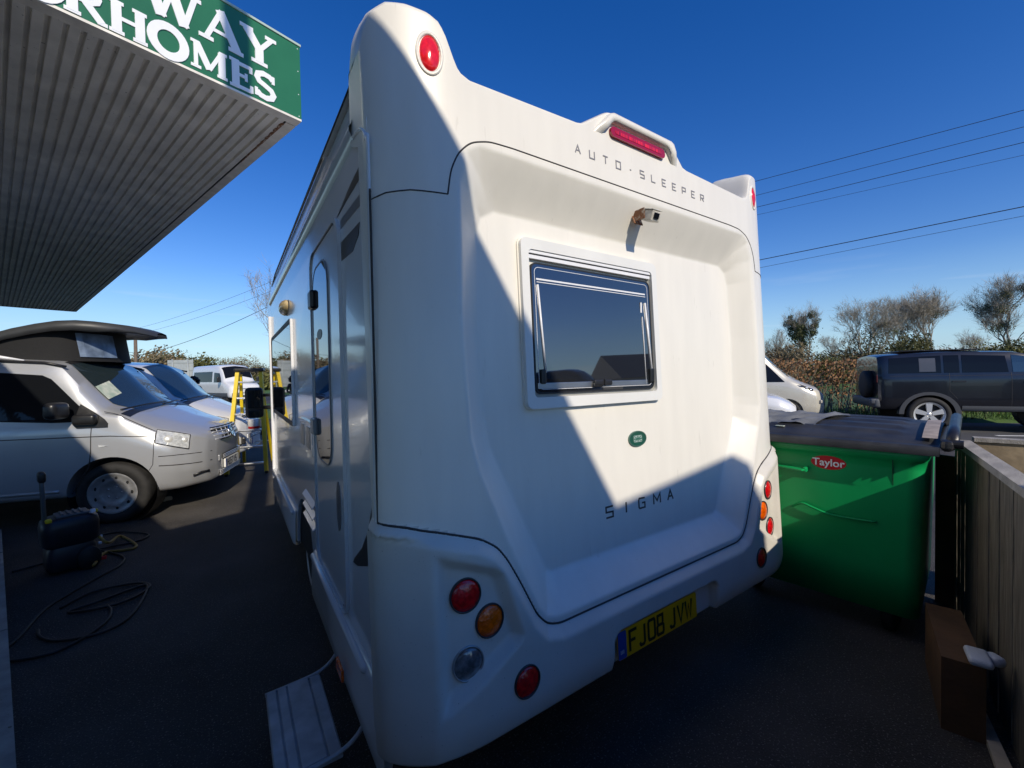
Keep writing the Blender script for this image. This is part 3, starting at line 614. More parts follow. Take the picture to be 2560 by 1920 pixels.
# rust along the edge of the sheeting
rp = []
for k in range(46):
    b_ = .13+k*.02+rnd.uniform(0, .01); w_ = (.010+.012*abs(math.sin(k*.7)))*(1-k/60)
    rp.append(cbox(.0745, .0745+w_, b_, b_+.0195, -.0065+.0006*(k % 3), .004))
mk('rust_edge', join(*rp), rust, cn)
mk('shadow_gap', cbox(.0745, .081, .10, CL_-.05, -.001, .013), rub, cn)
per = .0705
d = .084; nb = 12
while d < CW_-.9:
    prof = []
    for k in range(nb):
        x = d+k*per
        prof += [(x, .004), (x+.043, .004), (x+.048, .028), (x+.0645, .028)]
    prof.append((d+nb*per-.0005, .004))
    mk('soffit_sheet', grid([[CP(x, b_, h) for x, h in prof] for b_ in (.095, CL_/2, CL_-.06)]), soff, cn)
    d += nb*per
mk('soffit_border', cbox(.08, CW_, CL_-.11, CL_-.05, -.004, .003), bord, cn)
for d_, h_ in ((.018, .03), (.018, .20), (.018, .38), (.018, .555), (.60, .565), (1.2, .565), (1.36, .03), (1.36, .30)): mk('screw', disc(CP(d_, -.0005, h_), -cv_, .004, .004, dome=.002, n=8, rings=1), white_s, cn)
for b_ in (3.0, 11.0): mk('column', cbox(6, 6.25, b_, b_+.25, -3.09, 0), galv, cn)
# slab-serif letters on the fascia
def FPm(x, y, h): return CP(-x, -h-.0005, y)     # x runs left to right (negative d)
def slet(strokes, x0, y0, w, h, serif=()):
    parts = []; kk = 0
    for pts, sw in strokes:
        cl = pts[-1] == 'c'; q = [(x0+p[0]*w, y0+p[1]*h) for p in pts if p != 'c']
        parts.append(ribbon(q, sw*h, FPm, .006-.0003*kk, cl)); kk += 1
    for sx, sy, sl_ in serif:
        parts.append(ribbon([(x0+(sx-sl_)*w, y0+sy*h), (x0+(sx+sl_)*w, y0+sy*h)], .11*h, FPm, .006-.0003*kk)); kk += 1
    return mk('letter', join(*parts), white_s, cn)
ell = lambda n=28: [(.5+.5*math.cos(2*math.pi*k/n)*.86, .5+.5*math.sin(2*math.pi*k/n)*.86) for k in range(n)]+['c']
tk, tn = .235, .125
AA = ([([(.12, .06), (.5, 1)], tn), ([(.46, 1), (.86, .06)], tk), ([(.27, .36), (.70, .36)], .1)], [(.12, .05, .17), (.84, .05, .19)])
YY = ([([(.14, .94), (.5, .45), (.5, .06)], tk), ([(.88, .94), (.52, .46)], tn)], [(.14, .95, .19), (.86, .95, .17), (.5, .05, .24)])
WW = ([([(.10, .95), (.31, .05)], tk), ([(.31, .05), (.50, .85)], tn), ([(.50, .85), (.70, .05)], tk), ([(.70, .05), (.90, .95)], tn)], [(.10, .95, .13), (.52, .93, .13), (.90, .95, .12)])
HH = ([([(.2, .05), (.2, .95)], tk), ([(.8, .05), (.8, .95)], tk), ([(.25, .5), (.75, .5)], .12)], [(.2, .05, .19), (.2, .95, .19), (.8, .05, .19), (.8, .95, .19)])
OO = ([(ell(), tk)], [])
RR = ([([(.2, .05), (.2, .95)], tk), ([(.2, .90), (.58, .90), (.76, .82), (.8, .72), (.76, .60), (.6, .50), (.25, .50)], .15), ([(.5, .48), (.86, .05)], .2)], [(.2, .05, .19), (.16, .95, .15), (.88, .05, .12)])
MM = ([([(.15, .05), (.15, .95)], tn), ([(.17, .95), (.5, .12)], tk), ([(.5, .12), (.83, .95)], tn), ([(.84, .05), (.84, .95)], tk)], [(.15, .05, .13), (.14, .95, .11), (.85, .05, .14), (.88, .95, .11)])
EE = ([([(.24, .05), (.24, .95)], tk), ([(.24, .90), (.86, .90)], .13), ([(.26, .5), (.66, .5)], .11), ([(.24, .07), (.88, .07)], .13), ([(.85, .95), (.85, .72)], .11), ([(.87, .03), (.87, .28)], .11), ([(.66, .64), (.66, .36)], .09)], [(.2, .95, .19), (.2, .05, .19)])
SS = ([([(.84, .80), (.70, .90), (.45, .92), (.22, .84), (.17, .70), (.26, .58), (.5, .51), (.76, .42), (.86, .28), (.78, .13), (.55, .06), (.3, .09), (.15, .20)], .19), ([(.86, .97), (.86, .68)], .10), ([(.13, .03), (.13, .32)], .10)], [])
TT = ([([(.5, .05), (.5, .95)], tk), ([(.06, .92), (.94, .92)], .14), ([(.07, .97), (.07, .68)], .09), ([(.93, .97), (.93, .68)], .09)], [(.5, .05, .22)])
for g_, d0, d1, z0, z1 in ((YY, .41, .185, .275, .51), (AA, .655, .41, .262, .50), (WW, .955, .655, .245, .49),
                          (SS, .345, .185, .035, .235), (EE, .495, .335, .028, .225), (MM, .72, .505, .036, .215), (OO, .925, .735, .012, .222), (HH, 1.108, .932, .018, .21), (RR, 1.29, 1.112, .018, .212), (OO, 1.475, 1.285, .008, .218), (TT, 1.655, 1.48, .016, .212), (OO, 1.84, 1.66, .008, .218), (MM, 2.06, 1.845, .016, .212)):
    slet(g_[0], -d0, z0, d0-d1, z1-z0, g_[1])

# ---- unseen roof added behind the camera, its outline shaped to shade the yard
ZR = 4.3
def up_to(p):           # follow the light back from a shadow-edge point to the roof's height
    t = (ZR-p[2])/(-SUN.z); q = Vector(p)-SUN*t; return (q.x, q.y)
Vv = up_to((1.453, 1.262, .925)); Vp = up_to((2.43, 1.25, 1.04)); Vn = up_to((.465, 1.33, 2.61))
e1 = Vector((Vn[0]-Vv[0], Vn[1]-Vv[1])).normalized()
kF = (-.7-Vv[1])/e1.y; A1 = (Vv[0]+e1.x*kF, Vv[1]+e1.y*kF)
Ta = up_to((-1.52, 6.29, 1.10)); e3 = Vector((-.3016, .9535))
t2 = (A1[1]-.4-Ta[1])/e3.y; A2 = (Ta[0]+e3.x*t2, Ta[1]+e3.y*t2); A3 = (Ta[0]+e3.x*2.4, Ta[1]+e3.y*2.4)
Pn1 = up_to((2.50, 1.24, .95)); Pn2 = up_to((2.535, 1.19, .46)); Cn = up_to((2.80, 1.19, .44)); B1 = up_to((3.08, 1.27, .57)); B2 = up_to((3.08, .53, 1.035))
poly = [A3, A2, A1, Vv, Vp, Pn1, Pn2, (Pn2[0]+.1, -8.6), (-12, -8.6), (-12, A3[1])]
poly = [(x, y, ZR) for x, y in poly]
wr_ = empty('shade_roof', (0, 0, 0), label='unseen flat roof and low walls added behind the camera to shade the yard', cat='shelter')
for x, y in ((-11.5, -8.4), (1.8, -8.4), (-11.5, -2), (-4.5, -8.4)): mk('post', box((x, y, ZR/2-.003), (.16, .16, ZR-.006), .01), galv, wr_)
mk('shade_sheet', prism(poly, (0, 0, .05)), soff, wr_)
WT = 1.15  # height of unseen walls added to cut skylight on the motorhome rear
wallm = M('shade_wall_render', (.50, .46, .39), .85, var=.15, vs=2)
cx_, cy_ = sum(p[0] for p in poly)/len(poly), sum(p[1] for p in poly)/len(poly)
for a_, b_ in zip(poly, poly[1:]+poly[:1]):
    if abs(a_[0]-b_[0])+abs(a_[1]-b_[1]) < .02: continue
    d_ = (Vector(b_)-Vector(a_)).normalized(); n_ = Vector((-d_.y, d_.x, 0)); n_ = n_ if n_.dot(Vector((cx_-a_[0], cy_-a_[1], 0))) > 0 else -n_
    mk('shade_wall', prism([(a_[0], a_[1], 0), (b_[0], b_[1], 0), (b_[0], b_[1], WT), (a_[0], a_[1], WT)], n_*.05), wallm, wr_)
# unseen column added so that its shadow stripes the sign
lp = CC+cu_*.44*CS_+Vector((0, 0, .3*CS_)); lp = lp-SUN*9
mk('shadow_column', join(tube([(lp.x, lp.y, 0), (lp.x, lp.y, lp.z+1.2)], [.15, .12], 10), box((lp.x-.5, lp.y, lp.z+1.25), (1.1, .16, .09), .02)), galv, smooth=True, label='unseen tall grey column added to cast a stripe of shade on the sign', cat='shadow caster')

# ================================================================ RIGHT: bin, wall, timber
BA = rad(-8.0)          # bin's long side bearing
bo = Vector((3.085, .60, 0)); bu = Vector((math.sin(BA), math.cos(BA), 0)); bv = Vector((bu.y, -bu.x, 0))
wb = empty('waste_bin', bo, label='green four wheeled waste container with dark domed lid', cat='waste bin')
def BPt(a, b_, z): return bu*a+bv*b_+Vector((0, 0, z))
Lb, Wb = 1.02, 1.10
def binring(z, ins, n=5, r=.07):
    o = []
    for (cx_, cy_, a0) in ((Lb-r-ins, Wb-r-ins, 0), (r+ins, Wb-r-ins, 90), (r+ins, r+ins, 180), (Lb-r-ins, r+ins, 270)):
        for k in range(n+1):
            t = rad(a0+90*k/n); o.append(BPt(cx_+r*math.cos(t), cy_+r*math.sin(t), z))
    return o
mk('bin_body', grid([binring(z, i) for z, i in ((.135, .07), (.145, .025), (.40, .02), (.72, .012), (.98, .004), (1.035, .004), (1.04, -.012), (1.09, -.012), (1.095, .0))], cv=True), grn, wb, smooth=True)
mk('bin_floor', ([tuple(p) for p in binring(.175, .09)], [tuple(range(24))]), grn, wb)
mk('body_seam', tube([BPt(.13, -.006, 1.05), BPt(.13, .008, .90), BPt(.13, .02, .80)], .003, 5), M('seam_dark_green', (.004, .07, .03), .5), wb)
lr = []
def lidz(b_): return 1.128+.09*math.sin(math.pi*min(1, max(0, (b_+.05)/(Wb+.1))))**.6
for b_ in np.linspace(-.055, Wb+.055, 49):
    rib = .010 if int((b_+.06)/.075) % 2 == 0 and .1 < b_ < Wb-.1 else 0
    lr.append([BPt(a, b_, lidz(b_)+(rib if .12 < a < Lb-.1 else 0)-.02*(1-math.sin(math.pi*min(1, max(0, (a+.05)/(Lb+.1))))**.4)) for a in np.linspace(-.05, Lb+.05, 33)])
lid = mk('lid', grid(lr), lidm, wb, smooth=True)
mk('lid_rim', join(grid([[BPt(*p) for p in ((a, -.07, 1.088), (a, -.074, 1.115), (a, -.062, 1.135), (a, -.03, 1.142), (a, -.03, 1.088))] for a in np.linspace(-.055, Lb+.055, 5)]),
    grid([[BPt(*p) for p in ((-.07, b_, 1.088), (-.074, b_, 1.115), (-.06, b_, 1.132), (-.03, b_, 1.138), (-.03, b_, 1.088))] for b_ in np.linspace(-.06, Wb+.055, 5)])), lidm, lid, smooth=True)
mk('hinge_bar', tube([BPt(-.10, -.02, 1.165), BPt(-.10, .25, 1.20), BPt(-.10, .8, 1.23)], .026, 10), blk, lid, smooth=True)
mk('hinge_arm', join(box(BPt(-.085, -.02, 1.145), (.09, .05, .06), .02), tube([BPt(-.14, -.03, 1.155), BPt(-.06, -.03, 1.155)], .022, 12)), blk, lid)
mk('hinge_strip', grid([[BPt(a, b_, lidz(b_)+.012) for a in (-.045, .015)] for b_ in np.linspace(.02, .5, 8)]), M('dusty_strip', (.34, .29, .26), .8, var=.2, vs=20), lid)
bg_ = mk('maker_badge', plate3([(math.cos(t)*.088, math.sin(t)*.042) for t in [2*math.pi*k/32 for k in range(32)]], -.02, .003, P=lambda x, z, h: BPt(.425-x, .006-h, .978+z)), redp, wb)
fc = bpy.data.curves.new('t', 'FONT'); fc.body = 'Taylor'; fc.size = .062; fc.align_x = 'CENTER'; fc.extrude = .0008; fc.offset = .0012
to = bpy.data.objects.new('t', fc); COL.objects.link(to); dgx = bpy.context.evaluated_depsgraph_get(); me_ = bpy.data.meshes.new_from_object(to.evaluated_get(dgx)); bpy.data.objects.remove(to)
mk('badge_lettering', ([BPt(.425-v.co.x*.98, .0016-v.co.z, .958+v.co.y) for v in me_.vertices], [tuple(p.vertices) for p in me_.polygons]), white_s, bg_)
mk('lift_handle', join(box(BPt(.66, -.025, .925), (.05, .26, .012), .004, rz=BA-rad(0)), box(BPt(.535, -.03, .925), (.05, .02, .03), .006, rz=-BA)), grn, wb)
mk('pocket_edge', tube(spline([BPt(.62, .02, .66), BPt(.56, -.005, .70), BPt(.50, -.008, .685), BPt(.40, -.004, .66), BPt(.2, .004, .665)], 5), .007, 6), grn, wb, smooth=True)
for a, b_ in ((.15, .15), (Lb-.15, .15), (.15, Wb-.15), (Lb-.15, Wb-.15)):
    mk('castor', lathe([(.0, .03), (.085, .03), (.095, .02), (.095, -.02), (.085, -.03), (.0, -.03)], BPt(a, b_, .095), 'y', 16), rub, wb, smooth=True)
st_ = [[BPt(a+.06*math.sin(b_*9), b_, lidz(b_)+.016+.010*math.sin(a*31+b_*17)+.006*math.sin(a*60)) for a in np.linspace(.46, Lb+.02, 22)] for b_ in np.linspace(.12, .62, 16)]
st_ = [[p+bo for p in r_] for r_ in st_]
sh = mk('plastic_sheet', grid(st_), sheetm, smooth=True, label='crumpled grey plastic sheet lying on the dark bin lid', cat='sheet')
scr = [(.70, .05, .05, .006), (.52, -.02, .02, .012), (.60, .02, .016, .016), (.40, -.01, .06, .004), (.78, -.01, .04, .01)]
mk('litter_scrap', join(*[box(bo+BPt(a, b_+.02, lidz(b_+.02)+.006), (w_*.5, w_, .004), 0, rz=k*.6) for k, (a, b_, w_, h) in enumerate(scr[:1])]), paper, label='white paper scrap on the edge of the bin lid', cat='litter')

wd = Vector((.96, .28, 0)).normalized(); wn_ = Vector((-wd.y, wd.x, 0)); w0 = Vector((2.458, .211, 0))
wall = empty('timber_wall', w0, label='weathered boarded wall with grey timber capping beside the green bin', cat='wall')
def WL(a, b_, z): return wd*a+wn_*b_+Vector((0, 0, z))
def wbox(a0, a1, b0, b1, z0, z1, j=0):
    V = [WL(a, b_, z) for a in (a0, a1) for b_ in (b0, b1) for z in (z0, z1)]
    return V, [(0, 1, 3, 2), (4, 6, 7, 5), (0, 4, 5, 1), (2, 3, 7, 6), (0, 2, 6, 4), (1, 5, 7, 3)]
a = -1.3; k = 0
while a < 1.33:
    w_ = rnd.uniform(.085, .13); mk('board', wbox(a, min(a+w_-.006, 1.33), -.022+rnd.uniform(-.005, .002), -.002+rnd.uniform(-.004, .002), .0, 1.065), timb, wall); a += w_
mk('capping', wbox(-1.3, 1.34, -.055, .012, 1.066, 1.10), timb_top, wall)
mk('rail', wbox(-1.3, 1.33, -.07, -.028, .80, .90), timb, wall); mk('rail', wbox(-1.3, 1.33, -.07, -.028, .15, .25), timb, wall)
mk('end_post', wbox(1.34, 1.41, -.07, .0, 0, 1.08), timb, wall)
for k, z in enumerate((.86, .62, .38)): mk('end_board', wbox(1.345, 1.385, -1.6, -.075, z, z+.232), M('pale_timber_%d' % k, (.34-.05*k, .26-.04*k, .16-.03*k), .85, var=.3, vs=8, bump=.3, bs=30), wall)
mk('end_capping', wbox(1.335, 1.41, -1.6, -.072, 1.094, 1.118), timb_top, wall)
0 and mk('bounce_strip', wbox(.55, 1.30, .0015, .006, .55, 1.06), M('green_bounce_paint', (.012, .09, .04), .7, var=.5, vs=14), wall)  # switched off; green stands in for light bounced off the bin
# timber baulk and scraps at the foot of the wall
tb = [(w0+WL(a, b_, z)) for a in (.09, .62) for b_ in (.075, .205) for z in (.0, .315)]
mk('timber_baulk', (tb, [(0, 1, 3, 2), (4, 6, 7, 5), (0, 4, 5, 1), (2, 3, 7, 6), (0, 2, 6, 4), (1, 5, 7, 3)]), timb_b, label='brown timber baulk lying along the foot of the boarded wall', cat='timber')
mk('plastic_bag', join(box(w0+WL(.08, .10, .36), (.12, .07, .03), .012, rz=.3), box(w0+WL(.12, .05, .35), (.06, .05, .04), .015, rz=.9)), M('bag_white', (.55, .57, .60), .5, bump=.4, bs=60), smooth=True, label='crumpled pale plastic bag on the brown timber baulk', cat='bag')
mk('wood_batten', prism([Vector((2.79, .385, .0)), Vector((2.76, .345, .0)), Vector((2.38, .215, .0)), Vector((2.37, .262, .0))], (0, 0, .022)), M('pale_batten', (.50, .43, .33), .8, var=.2, vs=12), label='pale thin wood batten lying on the tarmac by the wall', cat='batten')
# concrete strip at the left
ks = [Vector((-.752, 2.45, 0)), Vector((-1.852, 5.95, 0))]
kd = (ks[1]-ks[0]).normalized(); kn = Vector((-kd.y, kd.x, 0))
k0 = ks[0]-kd*3.2; k1 = ks[1]+kd*.2
mk('kerb', join(*[prism([k0+kd*a, k0+kd*(a+.895), k0+kd*(a+.895)+kn*.16, k0+kd*a+kn*.16], (0, 0, .10+.004*(i % 2))) for i, a in enumerate(np.arange(0, (k1-k0).length-.3, .9))]), conc, kind='structure')

mk('gap_blocker', prism([(3.80, .545, 0), (3.82, .545, 0), (3.86, .70, 0), (3.84, .70, 0)], (0, 0, .98)), timb_b, label='dark board added to darken the gap between the green bin and the boarded wall', cat='board')  # added board hides the sunlit ground so the gap reads dark
# ================================================================ VEHICLES  (local: x forward, y left, z up)
class Body:
    def __init__(s, st, kx=4, kt=4):
        s.keys = st
        flatk = [np.concatenate([[x], np.array(p, float).ravel()]) for x, p in st]
        s.fine = crom(flatk, kx); s.kx, s.kt = kx, kt
        s.secs = []
        for q in s.fine:
            pts = crom([tuple(v) for v in q[1:].reshape(-1, 2)], kt, .45); s.secs.append((q[0], np.array(pts)))
    def mesh(s):
        rows = []
        for x, p in s.secs: rows.append([(x, -y, z) for y, z in p]+[(x, y, z) for y, z in p[::-1][1:]])
        V, F = grid(rows); n = len(rows[0]); F.append(tuple(range(n))); F.append(tuple((len(rows)-1)*n+k for k in range(n))[::-1])
        b = bmesh.new(); vs_ = [b.verts.new(p) for p in V]
        for f in F:
            try: b.faces.new([vs_[k] for k in f])
            except ValueError: pass
        bmesh.ops.remove_doubles(b, verts=b.verts, dist=1e-5); bmesh.ops.recalc_face_normals(b, faces=b.faces); b.verts.index_update()
        r = [v.co.to_tuple() for v in b.verts], [tuple(v.index for v in f.verts) for f in b.faces]; b.free(); return r
    def patch(s, i0, i1, j0, j1, off=.006, side=None):
        """sub-grid of the skin (fine indices), pushed outwards; side -1/1 or None for both halves"""
        rows = []
        for i in range(i0, i1+1):
            x, p = s.secs[i]; q = p[j0:j1+1]
            if side == -1: r_ = [(x, -y, z) for y, z in q]
            elif side == 1: r_ = [(x, y, z) for y, z in q]
            else: r_ = [(x, -y, z) for y, z in q]+[(x, y, z) for y, z in q[::-1][(1 if j1 == len(p)-1 else 0):]]
            rows.append(r_)
        A = np.array(rows); du = np.gradient(A, axis=0); dv = np.gradient(A, axis=1); N = np.cross(du, dv); N /= np.linalg.norm(N, axis=2, keepdims=True)+1e-9
        cen = np.array([A[:, :, 0].mean()-1.0, 0, .9]); sg = np.sign(((A-cen)*N).sum(2).mean()); A = A+N*sg*off
        return grid([[tuple(v) for v in r_] for r_ in A])
    def y(s, x, z):
        xs_ = [q[0] for q in s.secs]; i = min(range(len(xs_)), key=lambda k: abs(xs_[k]-x)); p = s.secs[i][1]; best = None
        k2 = i+1 if ((x > xs_[i]) == (xs_[min(i+1, len(xs_)-1)] > xs_[i])) else i-1; k2 = min(max(k2, 0), len(xs_)-1)
        def at(p):
            m_ = len(p); r = 0
            for a, b_ in zip(p[:-1], p[1:]):
                if (a[1]-z)*(b_[1]-z) <= 0 and a[1] != b_[1]: r = max(r, a[0]+(b_[0]-a[0])*(z-a[1])/(b_[1]-a[1]))
            return r
        if k2 == i or xs_[k2] == xs_[i]: return at(p)
        t = (x-xs_[i])/(xs_[k2]-xs_[i]); return at(p)*(1-t)+at(s.secs[k2][1])*t
    def side(s, pts, sd=-1, off=.006, th=.012, dn=.08):
        zs = [p[1] for p in pts]; z0, z1 = min(zs), max(zs); rows = []
        nz_ = max(2, min(14, int((z1-z0)/.045)+1)); xw = max(p[0] for p in pts)-min(p[0] for p in pts); nx_ = max(2, min(24, int(xw/.06)+1))
        for k in range(nz_+1):
            z = z0+(z1-z0)*min(max(k/nz_, 1e-4), 1-1e-4); xi = []
            for a, b_ in zip(pts, pts[1:]+pts[:1]):
                if (a[1]-z)*(b_[1]-z) <= 0 and a[1] != b_[1]: xi.append(a[0]+(b_[0]-a[0])*(z-a[1])/(b_[1]-a[1]))
            xa, xb = min(xi), max(xi); rows.append([(x, sd*(s.y(x, z)+off), z) for x in np.linspace(xa, xb, nx_+1)])
        V, F = grid(rows); n = len(V); back = [(x, y-sd*th, z) for x, y, z in V]; m_ = nx_+1
        rim = [i for i in range(m_)]+[k*m_+nx_ for k in range(1, nz_+1)]+[nz_*m_+i for i in range(nx_-1, -1, -1)]+[k*m_ for k in range(nz_-1, 0, -1)]
        F = F+[(rim[i], rim[(i+1) % len(rim)], rim[(i+1) % len(rim)]+n, rim[i]+n) for i in range(len(rim))]
        return V+back, F
    def line(s, pts, sd=-1, r=.004, off=.0): return tube([(x, sd*(s.y(x, z)+off), z) for x, z in dense(pts, .06)], r, 5)
def wheel(parent, x, y, R, W_, sd, rim, rimR, style='steel'):
    w_ = mk('wheel', lathe([(R*.35, -W_*.3), (rimR, -W_*.45), (rimR+.01, W_*.46), (R*.86, W_*.5), (R*.97, W_*.42), (R, W_*.25), (R, -W_*.25), (R*.97, -W_*.42), (R*.86, -W_*.5)], (x, y, R), 'y', 36, sd), tyre, parent, smooth=True)
    if style == 'steel':
        mk('rim', lathe([(0, W_*.30), (rimR*.25, W_*.30), (rimR*.55, W_*.33), (rimR*.70, W_*.42), (rimR*.86, W_*.36), (rimR*.97, W_*.48), (rimR+.012, W_*.47)], (x, y, R), 'y', 36, sd), rim, w_, smooth=True)
        for k in range(9):
            t = 2*math.pi*k/9; mk('rim_hole', disc((x+rimR*.78*math.cos(t), y+sd*W_*.405, R+rimR*.78*math.sin(t)), (0, sd, 0), .012, .02, dome=.002, n=10, rings=1), rub, w_)
        for k in range(5):
            t = 2*math.pi*k/5; mk('wheel_bolt', disc((x+rimR*.3*math.cos(t), y+sd*W_*.31, R+rimR*.3*math.sin(t)), (0, sd, 0), .011, .011, dome=.008, n=8, rings=1), rimm, w_)
    else:
        mk('rim', join(lathe([(rimR*.9, W_*.1), (rimR*.9, W_*.42), (rimR+.012, W_*.47)], (x, y, R), 'y', 36, sd), lathe([(0, W_*.42), (rimR*.2, W_*.42), (rimR*.24, W_*.2)], (x, y, R), 'y', 20, sd)), rim, w_, smooth=True)
        mk('rim_back', lathe([(0, W_*.05), (rimR*.93, W_*.08)], (x, y, R), 'y', 30, sd), rub, w_)
        for k in range(5):
            t = 2*math.pi*k/5+.32; c_, s_ = math.cos(t), math.sin(t); a, b_ = rimR*.19, rimR*.97
            pts = [(a, -.045), (b_, -.075), (b_, -.01), (a+.1, 0), (b_, .01), (b_, .075), (a, .045)]
            mk('spoke', prism([(x+u*c_-v*s_, y+sd*W_*.44, R+u*s_+v*c_) for u, v in [(a, -.042), (b_, -.062), (b_, .062), (a, .042)]], (0, -sd*W_*.2, 0)), rim, w_)
    return w_
def sym(fn):
    for sd in (-1, 1): fn(sd)

# ---- panel van (campervan) used for the silver one and the white one beside it
VAN = [
 (.84, [(0, .34), (.34, .34), (.40, .40), (.44, .52), (.43, .66), (.40, .78), (.30, .86), (0, .90)]),
 (.78, [(0, .31), (.50, .31), (.58, .38), (.63, .50), (.62, .68), (.57, .84), (.40, .91), (0, .95)]),
 (.68, [(0, .30), (.62, .30), (.71, .38), (.76, .50), (.755, .70), (.69, .90), (.45, .97), (0, 1.0)]),
 (.54, [(0, .29), (.74, .29), (.83, .38), (.865, .52), (.865, .76), (.79, .955), (.5, 1.03), (0, 1.065)]),
 (.39, [(0, .29), (.80, .29), (.89, .38), (.918, .56), (.92, .82), (.845, 1.0), (.55, 1.085), (0, 1.125)]),
 (.16, [(0, .30), (.84, .30), (.92, .38), (.93, .60), (.93, .92), (.865, 1.125), (.6, 1.19), (0, 1.235)]),
 (.06, [(0, .30), (.84, .30), (.92, .38), (.93, .60), (.93, .96), (.875, 1.18), (.68, 1.225), (0, 1.275)]),
 (-.10, [(0, .31), (.84, .31), (.92, .38), (.93, .60), (.93, .98), (.895, 1.18), (.80, 1.27), (0, 1.46)]),
 (-.30, [(0, .31), (.84, .31), (.92, .38), (.93, .60), (.93, 1.0), (.905, 1.14), (.795, 1.50), (0, 1.70)]),
 (-.48, [(0, .31), (.84, .31), (.92, .38), (.93, .60), (.93, 1.0), (.905, 1.14), (.755, 1.715), (0, 1.83)]),
 (-.62, [(0, .31), (.84, .31), (.92, .38), (.93, .60), (.93, 1.0), (.905, 1.14), (.76, 1.755), (0, 1.865)]),
 (-1.3, [(0, .31), (.84, .31), (.92, .38), (.93, .60), (.93, 1.0), (.905, 1.14), (.775, 1.80), (0, 1.90)]),
 (-2.6, [(0, .31), (.84, .31), (.92, .38), (.93, .60), (.93, 1.0), (.905, 1.14), (.775, 1.80), (0, 1.90)]),
 (-3.75, [(0, .34), (.82, .34), (.90, .42), (.91, .60), (.91, 1.0), (.885, 1.14), (.765, 1.77), (0, 1.87)]),
 (-3.92, [(0, .45), (.74, .45), (.80, .50), (.80, .60), (.80, 1.0), (.78, 1.14), (.70, 1.68), (0, 1.78)])]
reflm = M('lamp_reflector', (.80, .79, .74), .3, metal=.3, coat=1)
def make_van(name, loc, rz, paint, label, group, new_face):
    v = empty(name, loc, rz, label, 'campervan', group); B = Body(VAN)
    b = mk('body', B.mesh(), paint, v)
    cut(b, [tube([(x, sd*.62, .34), (x, sd*1.1, .34)], .395, 40) for x in (0, -3.0) for sd in (-1, 1)])
    b.data.materials.clear(); b.data.materials.append(paint)
    b.data.polygons.foreach_set('use_smooth', [True]*len(b.data.polygons))
    md = b.modifiers.new('es', 'EDGE_SPLIT'); md.split_angle = rad(38); realize(b)
    for x in (0, -3.0): sym(lambda sd, x=x: mk('arch_liner', lathe([(.40, .0), (.40, .26), (.0, .26)], (x, sd*.905, .34), 'y', 24, -sd), rub, v))
    # glass
    ws = mk('windscreen', B.patch(24, 36, 25, 28, .006), screen, v, smooth=True)
    mk('screen_top_band', B.patch(36, 38, 25, 28, .007), blk, v, smooth=True)
    mk('scuttle', B.patch(21, 24, 21, 28, .004), blk, v, smooth=True)
    def fw(sd):
        mk('side_window', B.side([(-.10, 1.13), (-.28, 1.30), (-.56, 1.62), (-.68, 1.66), (-1.06, 1.68), (-1.06, 1.145), (-.5, 1.13)], sd), glass, v)
        mk('side_window', B.side([(-1.16, 1.15), (-1.16, 1.68), (-2.3, 1.69), (-2.3, 1.15)], sd), glass, v)
        mk('pillar_trim', B.side([(-.02, 1.06), (-.02, 1.12), (-.10, 1.19), (-.27, 1.32), (-.32, 1.10), (-.28, 1.06)], sd, .009), blk, v)
        mk('door_seam', join(B.line([(-.16, 1.08), (-.17, .8), (-.19, .64), (-.3, .45), (-.35, .36)], sd, .005), B.line([(-1.10, 1.1), (-1.10, .36)], sd, .005)), seamm, v)
        mk('waist_crease', B.line([(.37, .93), (.0, .965), (-1.0, .975), (-3.7, .975)], sd, .005), seamm, v)
        mk('wing_seam', B.line([(.385, .97), (.38, .75), (.37, .62), (.33, .55)], sd, .004), seamm, v)
        mk('bonnet_seam', tube([(x, sd*y_, z) for x, y_, z in spline([(.385, .86, .985), (.28, .87, 1.05), (.15, .875, 1.13), (.05, .88, 1.195), (-.06, .89, 1.23)], 5)], .004, 5), seamm, v)
        mk('sill_strip', B.line([(-.45, .40), (-2.5, .40)], sd, .022, -.008), paint, v, smooth=True)
        mk('repeater', B.side([(-.10, .845), (-.02, .85), (-.02, .87), (-.10, .872)], sd, .006), clearp, v)
        hl = mk('headlight', B.patch(9, 16, 17, 20, .010, side=sd), clearp, v, smooth=True)
        hv_ = [tuple(q.co) for q in hl.data.vertices]; loop_ = [hv_[k] for k in list(range(0, 4))+[r*4+3 for r in range(1, 8)]+[28+k for k in (2, 1, 0)]+[r*4 for r in range(6, -1, -1)]]
        mk('headlight_edge', tube(loop_, .0045, 5), seamm, hl, smooth=True)
        mk('reflector', disc((.50, sd*(B.y(.50, .88)-.004), .885), (.55, sd*.8, .25), .058, .056, dome=.024, n=18), reflm, hl, smooth=True)
        mk('lamp_inner', disc((.62, sd*(B.y(.62, .86)-.004), .865), (.75, sd*.6, .3), .040, .048, dome=.022, n=16), reflm, hl, smooth=True)
        mr = mk('door_mirror', box((-.36, sd*1.075, 1.265), (.12, .215, .175), .05, rz=sd*rad(8), seg=4), blk, v, smooth=True)
        mk('mirror_foot', box((-.20, sd*.945, 1.155), (.20, .09, .11), .03, seg=3), blk, mr, smooth=True)
        mk('bumper_step', B.line([(.42, .60), (.60, .585), (.74, .575), (.81, .57)], sd, .006), seamm, v, smooth=True)
        mk('bumper_step', B.line([(.42, .705), (.60, .70), (.74, .69), (.81, .68)], sd, .005), seamm, v, smooth=True)
        mk('fog_surround', B.line([(.68, .43), (.74, .45), (.79, .45)], sd, .018), blk, v, smooth=True)
    sym(fw)
    # face
    gx, gz0, gz1 = .775, .80, .945
